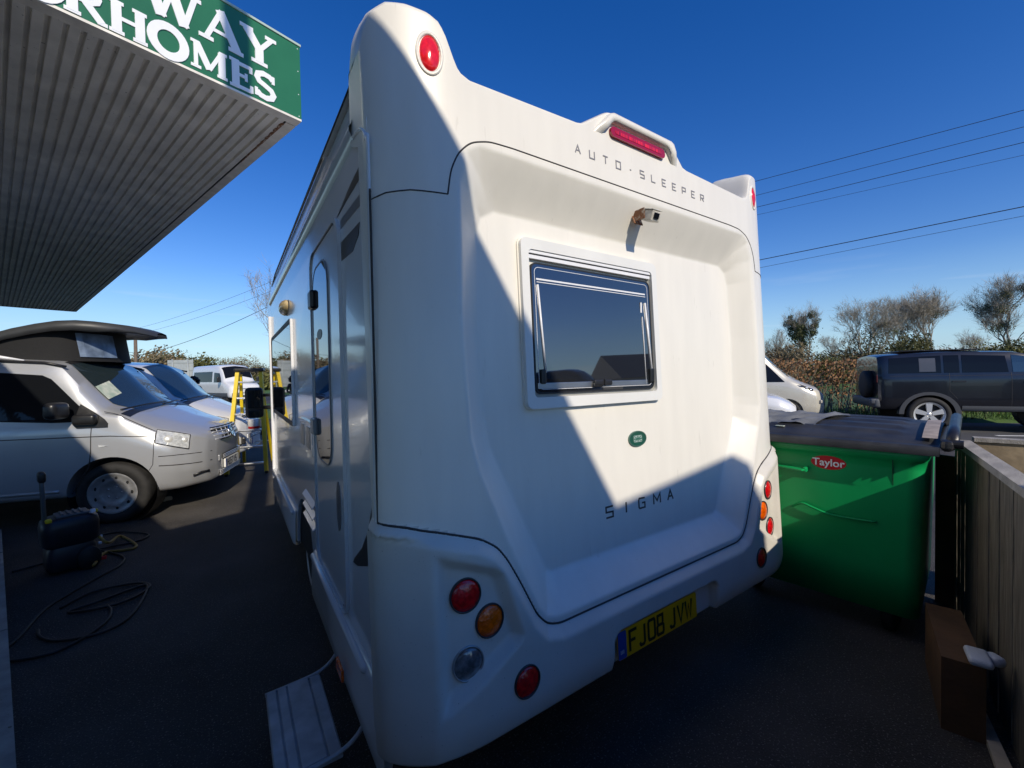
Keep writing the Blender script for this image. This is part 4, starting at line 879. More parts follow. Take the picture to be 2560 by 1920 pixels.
    mk('grille_back', grid([[(.872-.060*f-.055*(abs(y_)/.43)**2, y_, .785+.175*f) for y_ in np.linspace(-.43, .43, 11)] for f in np.linspace(0, 1, 4)]), rub, v)
    for k in range(4):
        f = (k+.5)/4
        mk('grille_slat', tube([(.884-.060*f-.055*(abs(y_)/.43)**2, y_, .785+.175*f) for y_ in np.linspace(-.44, .44, 11)], .0105, 6), paint if not new_face else chrome, v, smooth=True)
    for y_ in np.linspace(-.34, .34, 7): mk('grille_bar', tube([(.880-.055*(abs(y_)/.43)**2, y_, .795), (.826-.055*(abs(y_)/.43)**2, y_, .950)], .007, 5), paint if not new_face else blk, v, smooth=True)
    EP = lambda a, b_, h: (.850+h+.012-(b_-.0)*.38, -a, .862+b_)
    em = mk('emblem', ring([(math.cos(t)*.082, math.sin(t)*.082) for t in [2*math.pi*k/28 for k in range(28)]], [(math.cos(t)*.068, math.sin(t)*.068) for t in [2*math.pi*k/28 for k in range(28)]], EP, 0, .02), chrome, v, smooth=True)
    mk('emblem_back', plate3([(math.cos(t)*.07, math.sin(t)*.07) for t in [2*math.pi*k/24 for k in range(24)]], 0, .006, P=EP), blk, em)
    mk('emblem_strokes', join(ribbon([(-.03, .062), (0, .008), (.03, .062)], .013, EP, .016), ribbon([(-.06, .025), (-.03, -.055), (0, -.005), (.03, -.055), (.06, .025)], .013, EP, .0165)), chrome, em)
    LG = lambda y_, z, h=0: (.846-.35*max(0, abs(y_)-.38)+h-(.0 if z > .4 else (.4-z)*.1), -y_, z)
    mk('lower_grille', grid([[LG(y_, z, .004) for y_ in np.linspace(-.30, .30, 7)] for z in (.535, .60)]), rub, v)
    for z in (.55, .568, .587): mk('lower_slat', tube([LG(y_, z, .012) for y_ in np.linspace(-.30, .30, 7)], .006, 5), paint, v, smooth=True)
    mk('intake', grid([[LG(y_, z, .004) for y_ in np.linspace(-.40, .40, 9)] for z in (.345, .40)]), rub, v)
    for z in (.345, .365, .385, .402): mk('intake_slat', tube([LG(y_, z, .012) for y_ in np.linspace(-.40, .40, 9)], .0065, 5), paint, v, smooth=True)
    sym(lambda sd: mk('tow_cover', box((.835, sd*.37, .565), (.02, .09, .075), .01, rz=-sd*.25), paint, v))
    NP2 = lambda x, z, h=0: (.868+h, x, .468+z)
    np_ = mk('number_plate', plate3(rrect(.52, .112, .008, 2), -.02, .004, P=NP2), plate_w, v)
    mk('blue_band', plate3(rrect(.045, .108, .005, 2), 0, .0052, P=lambda x, z, h: NP2(x-.234, z, h)), plate_b, np_)
    if not new_face:
        xx = -.19
        for ch in 'HG57 NS':
            if ch == ' ': xx += .028; continue
            letter(ch, xx, -.04, .04, .08, .013, lambda x, z, h: NP2(x, z, h+.004), inkm, np_, th=.0012, name='character'); xx += .057
    else:
        mk('lower_face', join(*[box((.81, sd*.56, .52), (.06, .20, .13), .03, rz=-sd*.5) for sd in (-1, 1)]), blk, v)
        mk('intake_frame', ring([(-.62, .30), (-.45, .62), (.45, .62), (.62, .30)], [(-.54, .325), (-.42, .595), (.42, .595), (.54, .325)], lambda a, b_, h: (.845-.16*(abs(a)/.55)**2+h, -a, b_), 0, .03), paint, v)
    for y0, y1, x0_, x1_ in ((-.75, .05, .02, .12), (-.05, .75, .13, .0)):
        mk('wiper', tube(spline([(x0_, y0, 1.262-.03*abs(y0)), (.13, (y0+y1)/2, 1.285), (x1_, y1, 1.29-.03*abs(y1))], 5), .010, 5), blk, v, smooth=True)
    for x in (0, -3.0): sym(lambda sd, x=x: wheel(v, x, sd*.82, .333, .215, sd, rimm, .212))
    # roof bars / gutters
    sym(lambda sd: mk('roof_gutter', tube([(x, sd*y_, z) for x, y_, z in ((-.44, .765, 1.73), (-.62, .772, 1.775), (-1.3, .785, 1.812), (-3.7, .775, 1.785))], .014, 6), blk, v, smooth=True))
    sym(lambda sd: mk('roof_rail', tube([(x, sd*.74, z) for x, z in ((-.80, 1.80), (-1.05, 1.845), (-1.4, 1.86), (-3.5, 1.85))], [.008, .022, .026, .02], 8), aluw, v, smooth=True))
    return v, B
def bulge(o, d):
    """push the middle of a patch outwards"""
    me = o.data; cs = [Vector(v.co) for v in me.vertices]; c = sum(cs, Vector())/len(cs); R_ = max((p-c).length for p in cs)
    for v in me.vertices:
        f = max(0, 1-((v.co-c).length/R_)**2); v.co = v.co+Vector(d)*(.35+.65*f)
tw = rad(-16); TO = Vector((-1.124, 6.184, 0)); tl = Vector((-math.sin(tw), math.cos(tw), 0)); TC = TO+tl*.93
van1, BV = make_van('campervan', TC, tw, silver, 'silver campervan with black raised pop-up roof parked across from the motorhome', 'campervans parked in a row', False)
v2 = TC+Vector((.36, 2.12, 0))
van2, _ = make_van('campervan', v2, tw, whitep, 'white campervan behind the silver campervan, by the yellow ladder', 'campervans parked in a row', True)
# silver van: raised roof
pr = []
for x, z in [(-3.4, 1.90), (-2.6, 1.91), (-1.9, 1.94), (-1.45, 2.015), (-1.2, 2.095), (-1.0, 2.17), (-.8, 2.225), (-.62, 2.262), (-.45, 2.275), (-.3, 2.268), (-.12, 2.245), (0, 2.218), (.08, 2.19), (.125, 2.172)]:
    w_ = .64 if x < -.6 else .64*math.sqrt(max(.03, 1-((x+.6)/.74)**2)); t = .085 if x < -.3 else .085*(.13-x)/.43+.006
    pr.append([(x, -w_, z-t-.05), (x, -w_*1.0, z-.05), (x, -w_*.9, z-.012), (x, -w_*.5, z), (x, 0, z+.006), (x, w_*.5, z), (x, w_*.9, z-.012), (x, w_, z-.05), (x, w_, z-t-.05), (x, w_*.9, z-t-.02), (x, 0, z-t-.01), (x, -w_*.9, z-t-.02)])
pt = mk('pop_up_roof', grid(pr, cv=True), greyr, van1, smooth=True)
zu = lambda x: float(np.interp(x, [-3.4, -2.6, -1.9, -1.45, -1.2, -1.0, -.8, -.62, -.45, -.3], [1.85, 1.86, 1.87, 1.93, 2.01, 2.08, 2.13, 2.17, 2.18, 2.17]))
cvo = [(-3.3, -.6), (-2.4, -.6), (-1.6, -.6), (-1.2, -.6), (-.95, -.6), (-.75, -.58), (-.6, -.53), (-.48, -.43), (-.39, -.28), (-.34, -.12), (-.33, 0)]; cvo = cvo+[(x, -y_) for x, y_ in cvo[::-1][1:]]
mk('canvas', grid([[(x+(.05 if z0_ else 0), y_, 1.80 if z0_ else zu(x)) for x, y_ in cvo] for z0_ in (1, 0)]), canvas, pt, smooth=True)
mk('canvas_window', grid([[(x+.012+.04*(1-t), y_-.014, 1.85+(zu(x)-.05-1.85)*t) for x, y_ in [((cvo[6][0]+cvo[7][0]*2)/3, (cvo[6][1]+cvo[7][1]*2)/3)]+cvo[7:10]] for t in (0, .5, 1)]), clearw, pt)
mk('price_card', BV.patch(29, 31, 25, 26, .012, side=-1), paper, van1)
# ---- minibus
MB = [
 (1.05, [(0, .45), (.6, .45), (.78, .5), (.82, .62), (.80, .85), (.72, 1.05), (.5, 1.12), (0, 1.15)]),
 (.9, [(0, .40), (.85, .40), (.95, .5), (.97, .65), (.95, 1.0), (.85, 1.18), (.6, 1.26), (0, 1.30)]),
 (.3, [(0, .40), (.88, .40), (.98, .5), (1.0, .7), (.99, 1.15), (.93, 1.40), (.7, 1.46), (0, 1.52)]),
 (.05, [(0, .40), (.88, .40), (.98, .5), (1.0, .7), (1.0, 1.2), (.96, 1.45), (.82, 1.66), (0, 1.85)]),
 (-.35, [(0, .40), (.88, .40), (.98, .5), (1.0, .7), (1.0, 1.2), (.97, 1.5), (.80, 2.22), (0, 2.36)]),
 (-.9, [(0, .40), (.88, .40), (.98, .5), (1.0, .7), (1.0, 1.2), (.98, 1.5), (.84, 2.5), (0, 2.62)]),
 (-4.9, [(0, .40), (.88, .40), (.98, .5), (1.0, .7), (1.0, 1.2), (.98, 1.5), (.84, 2.52), (0, 2.64)]),
 (-5.05, [(0, .45), (.82, .45), (.9, .55), (.92, .7), (.92, 1.2), (.90, 1.5), (.78, 2.4), (0, 2.5)])]
mbp = Vector((.35, 33.5, 0))
mb = empty('minibus', mbp, rad(-68), 'white minibus with tinted side windows parked beyond the campervans', 'minibus'); Bm = Body(MB)
mk('body', Bm.mesh(), whitep, mb, smooth=True)
mk('windscreen', Bm.patch(12, 18, 24, 28, .01), glass, mb, smooth=True)
sym(lambda sd: [mk('side_window', Bm.side(p, sd, .01), glass, mb) for p in ([(-1.6, 1.45), (-1.6, 2.15), (-4.7, 2.15), (-4.7, 1.45)], [(-.15, 1.42), (-.55, 2.05), (-1.3, 2.08), (-1.3, 1.42)])])
sym(lambda sd: mk('lower_trim', Bm.side([(.7, .42), (.7, .72), (-4.9, .72), (-4.9, .42)], sd, .012), washg, mb))
mk('bumper', join(box((1.0, 0, .6), (.22, 1.7, .28), .08, seg=3), box((1.02, 0, .98), (.12, 1.3, .05), .02)), washg, mb, smooth=True)
sym(lambda sd: mk('headlight', disc((.95, sd*.72, 1.02), (.8, sd*.5, .1), .2, .09, dome=.03), clearp, mb, smooth=True))
mk('number_plate', box((1.12, 0, .62), (.01, .5, .11)), plate_w, mb)
sym(lambda sd: mk('door_mirror', box((.0, sd*1.2, 1.6), (.12, .2, .36), .05), blk, mb))
for x in (.15, -3.7): sym(lambda sd, x=x: wheel(mb, x, sd*.86, .36, .22, sd, tyre, .2))

# ---- dark estate-shaped off-roader on the road
OR = [
 (3.55, [(0, .55), (.7, .55), (.8, .62), (.82, .75), (.81, .95), (.74, 1.08), (.5, 1.12), (0, 1.13)]),
 (3.40, [(0, .50), (.82, .50), (.92, .6), (.95, .75), (.95, 1.0), (.88, 1.17), (.6, 1.2), (0, 1.22)]),
 (2.35, [(0, .50), (.86, .50), (.96, .6), (.99, .75), (.985, 1.15), (.90, 1.27), (.6, 1.31), (0, 1.33)]),
 (2.15, [(0, .50), (.86, .50), (.96, .6), (.99, .75), (.985, 1.2), (.93, 1.36), (.82, 1.42), (0, 1.50)]),
 (1.75, [(0, .50), (.86, .50), (.96, .6), (.99, .75), (.985, 1.25), (.95, 1.42), (.83, 1.80), (0, 1.87)]),
 (1.45, [(0, .50), (.86, .50), (.96, .6), (.99, .75), (.985, 1.25), (.955, 1.42), (.83, 1.89), (0, 1.95)]),
 (.2, [(0, .50), (.86, .50), (.96, .6), (.99, .75), (.985, 1.25), (.955, 1.42), (.84, 1.93), (0, 1.985)]),
 (-.80, [(0, .52), (.86, .52), (.96, .62), (.985, .77), (.98, 1.25), (.95, 1.42), (.84, 1.88), (0, 1.94)]),
 (-.95, [(0, .56), (.80, .56), (.88, .66), (.90, .77), (.90, 1.25), (.88, 1.42), (.78, 1.84), (0, 1.90)])]
suvp = PR+Vector((math.sin(rad(60)), math.cos(rad(60)), 0))*.99+Vector((math.cos(rad(60)), -math.sin(rad(60)), 0))*.34
sv = empty('off_roader', suvp, rad(-60), 'dark grey boxy off-road car with silver five-spoke wheels on the road', 'car'); Bo = Body(OR)
ob = mk('body', Bo.mesh(), greyp, sv); cut(ob, [tube([(x, sd*.7, .42), (x, sd*1.2, .42)], .475, 36) for x in (0, 2.72) for sd in (-1, 1)])
ob.data.materials.clear(); ob.data.materials.append(greyp); ob.data.polygons.foreach_set('use_smooth', [True]*len(ob.data.polygons)); md = ob.modifiers.new('es', 'EDGE_SPLIT'); md.split_angle = rad(34); realize(ob)
def orside(sd):
    for p, mt_ in (([(-.76, 1.43), (-.74, 1.83), (.22, 1.85), (.22, 1.43)], glass), ([(.27, 1.43), (.27, 1.85), (.54, 1.85), (.54, 1.43)], glass), ([(.59, 1.43), (.59, 1.85), (1.32, 1.845), (1.36, 1.43)], glass), ([(1.43, 1.43), (1.42, 1.83), (1.66, 1.80), (1.98, 1.47), (1.98, 1.43)], screen)): mk('side_window', Bo.side(p, sd, .006), mt_, sv)
    mk('window_panel', Bo.side([(-.18, 1.46), (-.18, 1.79), (.12, 1.79), (.12, 1.46)], sd, .012), M('panel_slate', (.07, .075, .09), .3), sv)
    for x in (0, 2.72):
        mk('arch_flare', prism([(x+.57*math.cos(a), sd*1.0, .42+.55*math.sin(a)) for a in [math.pi*k/18 for k in range(19)]]+[(x+.475*math.cos(a), sd*1.0, .42+.475*math.sin(a)) for a in [math.pi*k/18 for k in range(18, -1, -1)]], (0, -sd*.14, 0)), greyr if False else M('flare_grey', (.055, .057, .062), .5), sv)
        mk('arch_liner', lathe([(.47, -.02), (.47, .2), (0, .2)], (x, sd*.9, .42), 'y', 24, -sd), rub, sv)
        wheel(sv, x, sd*.87, .42, .26, sd, alloy, .285, 'alloy')
    mk('door_handle', Bo.side([(.40, 1.20), (.40, 1.235), (.64, 1.235), (.64, 1.20)], sd, .022), blk, sv); mk('door_handle', Bo.side([(1.60, 1.19), (1.60, 1.225), (1.84, 1.225), (1.84, 1.19)], sd, .022), blk, sv)
    mk('door_seam', join(*[Bo.line(q, sd, .005) for q in ([(.36, 1.42), (.36, 1.0), (.5, .8)], [(1.40, 1.42), (1.40, .6)], [(2.2, 1.25), (2.2, .62)], [(-.74, 1.36), (2.2, 1.36)])]), seamm, sv)
    mk('sill', Bo.side([(.58, .52), (.58, .64), (2.2, .64), (2.2, .52)], sd, .02), M('sill_grey', (.12, .125, .13), .45), sv)
    mk('door_mirror', box((1.95, sd*1.12, 1.42), (.12, .2, .16), .05), blk, sv)
    mk('tail_lamp', box((-.93, sd*.84, 1.30), (.05, .08, .22), .02), redl, sv)
sym(orside)
mk('rear_bumper', join(box((-.96, 0, .68), (.16, 1.86, .24), .06, seg=3), box((-1.02, -.86, .72), (.16, .12, .14), .03)), M('bumper_grey', (.10, .105, .11), .5), sv, smooth=True)
mk('spare_wheel', lathe([(0, .10), (.2, .10), (.32, .09), (.36, .06), (.36, -.06), (.3, -.10)], (-1.0, -.2, 1.15), 'x', 30, -1), tyre, sv, smooth=True)
mk('windscreen', Bo.patch(12, 18, 24, 28, .008), screen, sv, smooth=True)
mk('roof_strip', box((.3, 0, 1.99), (1.5, 1.2, .02), .008), blk, sv)

# ---- cream van-based car and white hatchback by the hedge
HB = [
 (.78, [(0, .30), (.5, .30), (.58, .36), (.62, .46), (.60, .58), (.54, .66), (.35, .69), (0, .70)]),
 (.66, [(0, .25), (.66, .25), (.74, .34), (.77, .46), (.76, .62), (.68, .74), (.45, .79), (0, .80)]),
 (.40, [(0, .24), (.76, .24), (.83, .34), (.85, .5), (.85, .70), (.76, .86), (.5, .91), (0, .93)]),
 (-.15, [(0, .24), (.78, .24), (.85, .34), (.865, .5), (.865, .78), (.78, .95), (.55, 1.0), (0, 1.04)]),
 (-.45, [(0, .24), (.78, .24), (.85, .34), (.865, .5), (.865, .82), (.82, .99), (.70, 1.10), (0, 1.24)]),
 (-.95, [(0, .24), (.78, .24), (.85, .34), (.865, .5), (.865, .85), (.83, 1.0), (.62, 1.42), (0, 1.47)]),
 (-2.3, [(0, .24), (.78, .24), (.85, .34), (.865, .5), (.865, .88), (.83, 1.02), (.62, 1.44), (0, 1.49)]),
 (-3.0, [(0, .30), (.74, .30), (.80, .40), (.82, .5), (.82, .90), (.78, 1.02), (.58, 1.30), (0, 1.34)]),
 (-3.2, [(0, .40), (.64, .40), (.70, .46), (.72, .55), (.72, .85), (.68, .95), (.5, 1.05), (0, 1.08)])]
def make_hatch(loc, rz, label):
    h = empty('hatchback', loc, rz, label, 'car'); B = Body(HB)
    b = mk('body', B.mesh(), whitep, h); cut(b, [tube([(x, sd*.6, .30), (x, sd*1.0, .30)], .345, 30) for x in (0, -2.5) for sd in (-1, 1)])
    b.data.materials.clear(); b.data.materials.append(whitep); b.data.polygons.foreach_set('use_smooth', [True]*len(b.data.polygons)); md = b.modifiers.new('es', 'EDGE_SPLIT'); md.split_angle = rad(40); realize(b)
    mk('windscreen', B.patch(14, 20, 25, 28, .006), screen, h, smooth=True)
    def f(sd):
        mk('side_window', B.side([(-.55, .98), (-.95, 1.33), (-1.2, 1.37), (-2.3, 1.38), (-2.75, 1.15), (-2.7, 1.02)], sd, .006), glass, h)
        hl = mk('headlight', disc((.50, sd*.68, .70), (.75, sd*.62, .25), .17, .085, dome=.03, up=(-.6, 0, .5)), clearp, h, smooth=True); mk('reflector', disc((.54, sd*.66, .70), (.75, sd*.62, .2), .055, .055, dome=.034), chrome, hl, smooth=True)
        mk('fog_recess', disc((.70, sd*.56, .42), (.85, sd*.5, 0), .10, .07, dome=.02), blk, h, smooth=True)
        mk('door_mirror', box((-.55, sd*.98, 1.02), (.1, .18, .13), .04), whitep, h)
        for x in (0, -2.5): wheel(h, x, sd*.75, .30, .19, sd, rimm, .2)
    sym(f)
    mk('grille', join(box((.775, 0, .60), (.05, .55, .07), .02), box((.79, 0, .42), (.05, .75, .12), .03)), blk, h)
    mk('grille_bar', box((.80, 0, .605), (.02, .5, .02), .006), chrome, h)
    return h
def at(u, v, dep):
    """a point at a given depth along the view through a pixel of the photograph"""
    p = _f*dep+_r*((u-1280)/FPX*dep)-_u*((v-960)/FPX*dep); return Vector((p.x, p.y, p.z+CAMH))
def on_ground(u, dep): p = at(u, 960, dep); return Vector((p.x, p.y, 0))
make_hatch(on_ground(1895, 10.8), rad(-64), 'white hatchback with round headlamp parked between the motorhome and the hedge')
make_hatch(on_ground(415, 15.5), rad(-75), 'white hatchback with dark glass parked behind the white campervan')
DV = [
 (.90, [(0, .30), (.6, .30), (.7, .36), (.74, .5), (.73, .70), (.66, .84), (.4, .90), (0, .92)]),
 (.74, [(0, .28), (.80, .28), (.88, .36), (.91, .5), (.90, .80), (.80, .98), (.5, 1.05), (0, 1.08)]),
 (.40, [(0, .28), (.88, .28), (.97, .38), (1.0, .55), (.99, .95), (.90, 1.13), (.6, 1.20), (0, 1.24)]),
 (.05, [(0, .28), (.88, .28), (.98, .38), (1.02, .6), (1.01, 1.05), (.96, 1.24), (.82, 1.36), (0, 1.48)]),
 (-.45, [(0, .28), (.88, .28), (.98, .38), (1.02, .6), (1.02, 1.1), (.98, 1.30), (.82, 1.85), (0, 2.0)]),
 (-.95, [(0, .28), (.88, .28), (.98, .38), (1.02, .6), (1.02, 1.1), (.98, 1.32), (.84, 2.2), (0, 2.32)]),
 (-4.6, [(0, .28), (.88, .28), (.98, .38), (1.02, .6), (1.02, 1.1), (1.0, 1.32), (.92, 2.4), (0, 2.5)])]
cvp_ = on_ground(1958, 12.8)
cv2 = empty('panel_van', cvp_, rad(-62), 'cream panel van nose behind the white hatchback, beside the hedge', 'van'); Bd = Body(DV)
db_ = mk('body', Bd.mesh(), creamp, cv2); cut(db_, [tube([(x, sd*.7, .34), (x, sd*1.2, .34)], .40, 30) for x in (0, -3.4) for sd in (-1, 1)])
db_.data.materials.clear(); db_.data.materials.append(creamp); db_.data.polygons.foreach_set('use_smooth', [True]*len(db_.data.polygons)); md = db_.modifiers.new('es', 'EDGE_SPLIT'); md.split_angle = rad(38); realize(db_)
mk('windscreen', Bd.patch(12, 18, 24, 28, .008), screen, cv2, smooth=True)
def dvs(sd):
    mk('side_window', Bd.side([(-.05, 1.22), (-.55, 1.80), (-1.2, 1.85), (-1.2, 1.22)], sd, .008), glass, cv2)
    hl = mk('headlight', grid([[Vector((.62-.36*t+.06*f, sd*(.82+.155*t), .985+.17*t-.12*f*(1-t*.5))) for t in np.linspace(0, 1, 7)] for f in np.linspace(0, 1, 4)]), blk, cv2, smooth=True); bulge(hl, (.03, sd*.03, .02))
    mk('reflector', disc((.60, sd*.895, .99), (.7, sd*.7, .2), .06, .045, dome=.02), chrome, hl, smooth=True); mk('reflector', disc((.48, sd*.94, 1.045), (.6, sd*.8, .2), .05, .035, dome=.02), clearp, hl, smooth=True)
    mk('fog_lamp', disc((.78, sd*.80, .42), (.85, sd*.5, 0), .10, .045, dome=.02), clearp, cv2, smooth=True)
    mk('bumper_recess', box((.76, sd*.82, .66), (.06, .22, .09), .02, rz=-sd*.7), M('recess_cream', (.5, .46, .38), .5), cv2)
    for x in (0, -3.4): wheel(cv2, x, sd*.9, .34, .22, sd, rimm, .2)
sym(dvs)
mk('lower_bumper', box((.84, 0, .40), (.12, 1.3, .2), .04), washg, cv2)
# ================================================================ SMALL THINGS
# ---- yellow step ladder
LR, LL = Vector((.43, 8.0, 0)), Vector((-.12, 8.12, 0)); up_c = (LR+LL)/2
ld = empty('step_ladder', up_c, label='yellow fibreglass step ladder standing in front of the white campervan', cat='ladder')
la = (LR-LL).normalized(); lb = Vector((-la.y, la.x, 0)); hw0, hw1, LH = (LR-LL).length/2, .17, 1.70
def LDP(a, b_, z): return la*a+lb*b_+Vector((0, 0, z))
def lerp(a, b_, t): return a+(b_-a)*t
def bar(p, q, w_, d_, side_dir):
    p, q = Vector(p), Vector(q); s = Vector(side_dir).normalized(); n = (q-p).normalized().cross(s).normalized()
    V = [e+s*sx*w_/2+n*sn*d_/2 for e in (p, q) for sx in (-1, 1) for sn in (-1, 1)]
    return V, [(0, 1, 3, 2), (4, 6, 7, 5), (0, 4, 5, 1), (2, 3, 7, 6), (0, 2, 6, 4), (1, 5, 7, 3)]
for s in (-1, 1):
    mk('front_rail', bar(LDP(s*hw0, 0, .02), LDP(s*hw1, .42, LH), .055, .085, la), yel, ld)
    mk('rear_leg', bar(LDP(s*(hw0-.05), 1.0, .02), LDP(s*(hw1-.02), .50, LH-.05), .045, .05, la), yel, ld)
    mk('rubber_foot', join(box(LDP(s*hw0, 0, .02), (.05, .1, .04), .008), box(LDP(s*(hw0-.05), 1.0, .02), (.05, .08, .04), .008)), blk, ld)
for k in range(6):
    t = (k+.6)/6.3; w_ = lerp(hw0, hw1, t)-.02; mk('tread', box(LDP(0, .42*t+.02, LH*t), (2*w_, .085, .03), .006, rz=math.atan2(la.y, la.x)), alu, ld)
for t in (.25, .6): mk('brace', bar(LDP(-lerp(hw0-.05, hw1-.02, t), lerp(1.0, .5, t), LH*t), LDP(lerp(hw0-.05, hw1-.02, t), lerp(1.0, .5, t), LH*t), .02, .03, (0, 0, 1)), alu, ld)
mk('top_cap', box(LDP(0, .46, LH+.02), (.44, .24, .06), .02, rz=math.atan2(la.y, la.x)), blk, ld)
tbp = up_c+LDP(.08, .22, LH*(2.6/6.3)+.016)
tub = mk('paint_tub', lathe([(0, 0), (.075, 0), (.085, .02), (.09, .16), (.085, .17), (0, .17)], tbp, 'z', 20), whitep, smooth=True, label='white plastic tub with red band standing on a ladder tread', cat='tub')
mk('tub_band', lathe([(.0872, .015), (.0885, .05)], tbp, 'z', 20), redp, tub, smooth=True)
# ---- woman standing beyond the vans
pp = on_ground(483, 12.6)
J = {'pel': (0, 0, .93), 'wai': (0, .01, 1.08), 'che': (0, .0, 1.27), 'nec': (0, 0, 1.43), 'hed': (0, -.01, 1.53), 'top': (0, -.01, 1.60), 'sl': (.165, 0, 1.38), 'el': (.22, .03, 1.13), 'hl': (.10, -.17, 1.10), 'fl': (.03, -.21, 1.13), 'sr': (-.165, 0, 1.38), 'er': (-.235, -.06, 1.16), 'hr': (-.06, -.20, 1.27), 'fr': (.01, -.20, 1.33), 'hpl': (.09, 0, .88), 'kl': (.10, -.02, .48), 'al': (.10, .02, .09), 'tl': (.11, -.13, .04), 'hpr': (-.09, 0, .88), 'kr': (-.10, -.02, .48), 'ar': (-.10, .02, .09), 'tr': (-.11, -.13, .04)}
R_ = {'pel': .14, 'wai': .12, 'che': .14, 'nec': .055, 'hed': .085, 'top': .075, 'sl': .065, 'el': .043, 'hl': .03, 'fl': .022, 'sr': .065, 'er': .043, 'hr': .03, 'fr': .022, 'hpl': .095, 'kl': .06, 'al': .04, 'tl': .035, 'hpr': .095, 'kr': .06, 'ar': .04, 'tr': .035}
E_ = [('pel', 'wai'), ('wai', 'che'), ('che', 'nec'), ('nec', 'hed'), ('hed', 'top'), ('che', 'sl'), ('sl', 'el'), ('el', 'hl'), ('hl', 'fl'), ('che', 'sr'), ('sr', 'er'), ('er', 'hr'), ('hr', 'fr'), ('pel', 'hpl'), ('hpl', 'kl'), ('kl', 'al'), ('al', 'tl'), ('pel', 'hpr'), ('hpr', 'kr'), ('kr', 'ar'), ('ar', 'tr')]
nm = list(J); me = bpy.data.meshes.new('person'); me.from_pydata([J[k] for k in nm], [(nm.index(a), nm.index(b_)) for a, b_ in E_], [])
per_o = bpy.data.objects.new('person', me); COL.objects.link(per_o); per_o.modifiers.new('s', 'SKIN')
for k, sv_ in zip(nm, me.skin_vertices[0].data): sv_.radius = (R_[k], R_[k]*.85); sv_.use_root = (k == 'pel')
md = per_o.modifiers.new('u', 'SUBSURF'); md.levels = 2; md.render_levels = 2
realize(per_o); per_o.data.materials.clear()
for mt_ in (skin, shirt, jeans): per_o.data.materials.append(mt_)
for p in per_o.data.polygons:
    c = p.center; p.use_smooth = True
    p.material_index = 2 if c.z < .95 else (1 if c.z < 1.43 and not (abs(c.y+.1) < .2 and c.y < -.09 and c.z < 1.36 and abs(c.x) < .2) else 0)
per_o.location = pp; per_o.rotation_euler = (0, 0, rad(-10)); tag(per_o, 'person with dark curly hair in a dark patterned top, arms crossed, behind the vans', 'person')
hv = []
for k in range(260):
    a = rnd.uniform(0, 6.28); b_ = rnd.uniform(-.75, 1.5); r = .118+rnd.uniform(-.012, .03)
    x, y, z = r*math.cos(a)*math.cos(b_)*1.05, .025+r*math.sin(a)*math.cos(b_), 1.535+r*1.05*math.sin(b_)
    if y < -.05 and z < 1.60: continue
    hv.append(box((x, y, z), (.05, .05, .06), .02, rz=a, rx=b_, seg=1))
mk('hair', join(*hv), hairm, per_o, smooth=True)
mk('face', join(disc((-.035, -.105, 1.545), (0, -1, 0), .012, .008, dome=.004, n=8, rings=1), disc((.035, -.105, 1.545), (0, -1, 0), .012, .008, dome=.004, n=8, rings=1), box((0, -.105, 1.485), (.045, .01, .01), .003), box((0, -.115, 1.52), (.02, .03, .035), .008)), M('face_dark', (.2, .07, .06), .6), per_o)
# ---- pressure washer and hoses
wp = Vector((-1.16, 4.92, 0)); wa = rad(20)
pw = empty('pressure_washer', wp, wa, label='dark blue black pressure washer on wheels with upright handle', cat='pressure washer'); pw.scale = (.74, .74, .95)
mk('lower_body', grid([[(x*s, y*s2, z) for x, y in rrect(.40, .34, .07)] for z, s, s2 in ((.03, .9, .9), (.06, 1, 1), (.20, .98, 1), (.24, .88, .9))], cv=True), washm, pw, smooth=True)
mk('upper_body', grid([[(x*s, y*s2, z) for x, y in rrect(.46, .36, .09)] for z, s, s2 in ((.23, .82, .86), (.26, .96, .98), (.40, 1.0, 1.0), (.45, .95, .95), (.475, .78, .8), (.48, .4, .5), (.482, .01, .01))], cv=True), washm, pw, smooth=True)
mk('top_tray', join(box((.02, 0, .487), (.26, .24, .02), .008), *[box((-.06+k*.05, 0, .50), (.02, .2, .016), .004) for k in range(4)]), washg, pw)
mk('handle', join(tube([(-.19, -.10, .40), (-.20, -.10, .78), (-.20, -.09, .84)], .016, 8), tube([(-.19, -.02, .40), (-.20, -.02, .78), (-.20, -.03, .84)], .016, 8), box((-.195, -.06, .60), (.025, .08, .34), .006)), washg, pw, smooth=True)
mk('handle_grip', box((-.20, -.06, .845), (.06, .13, .09), .02, seg=3), blk, pw, smooth=True)
mk('clip', box((-.17, -.12, .475), (.05, .07, .03), .008), yel, pw); mk('clip', box((.20, -.12, .49), (.03, .03, .03), .008), yel, pw)
mk('dial', lathe([(0, .03), (.022, .03), (.025, 0)], (.17, -.14, .482), 'z', 14), aluw, pw, smooth=True)
for s in (-1, 1): mk('wheel', lathe([(0, .03), (.09, .03), (.10, .02), (.10, -.02), (.09, -.03), (0, -.03)], (.12, s*.19, .10), 'y', 20, s), rub, pw, smooth=True)
mk('coupling', join(box((.215, -.16, .20), (.03, .03, .02), .006), box((.235, -.12, .25), (.02, .02, .02), .004)), aluw, pw)
mk('red_valve', box((.23, -.17, .06), (.07, .03, .03), .008), redp, pw)
GP = lambda u, v, z=.012: (lambda r: Vector((r.x*(CAMH-z)/-r.z, r.y*(CAMH-z)/-r.z, z)))(_f+_r*((u-1280)/FPX)-_u*((v-960)/FPX))
H1 = [(240, 1340), (300, 1330), (370, 1335), (345, 1352), (270, 1368), (200, 1385), (120, 1405), (30, 1430)]
H2 = [(235, 1372), (305, 1390), (300, 1412), (250, 1440), (180, 1480), (110, 1525), (50, 1590), (15, 1620)]
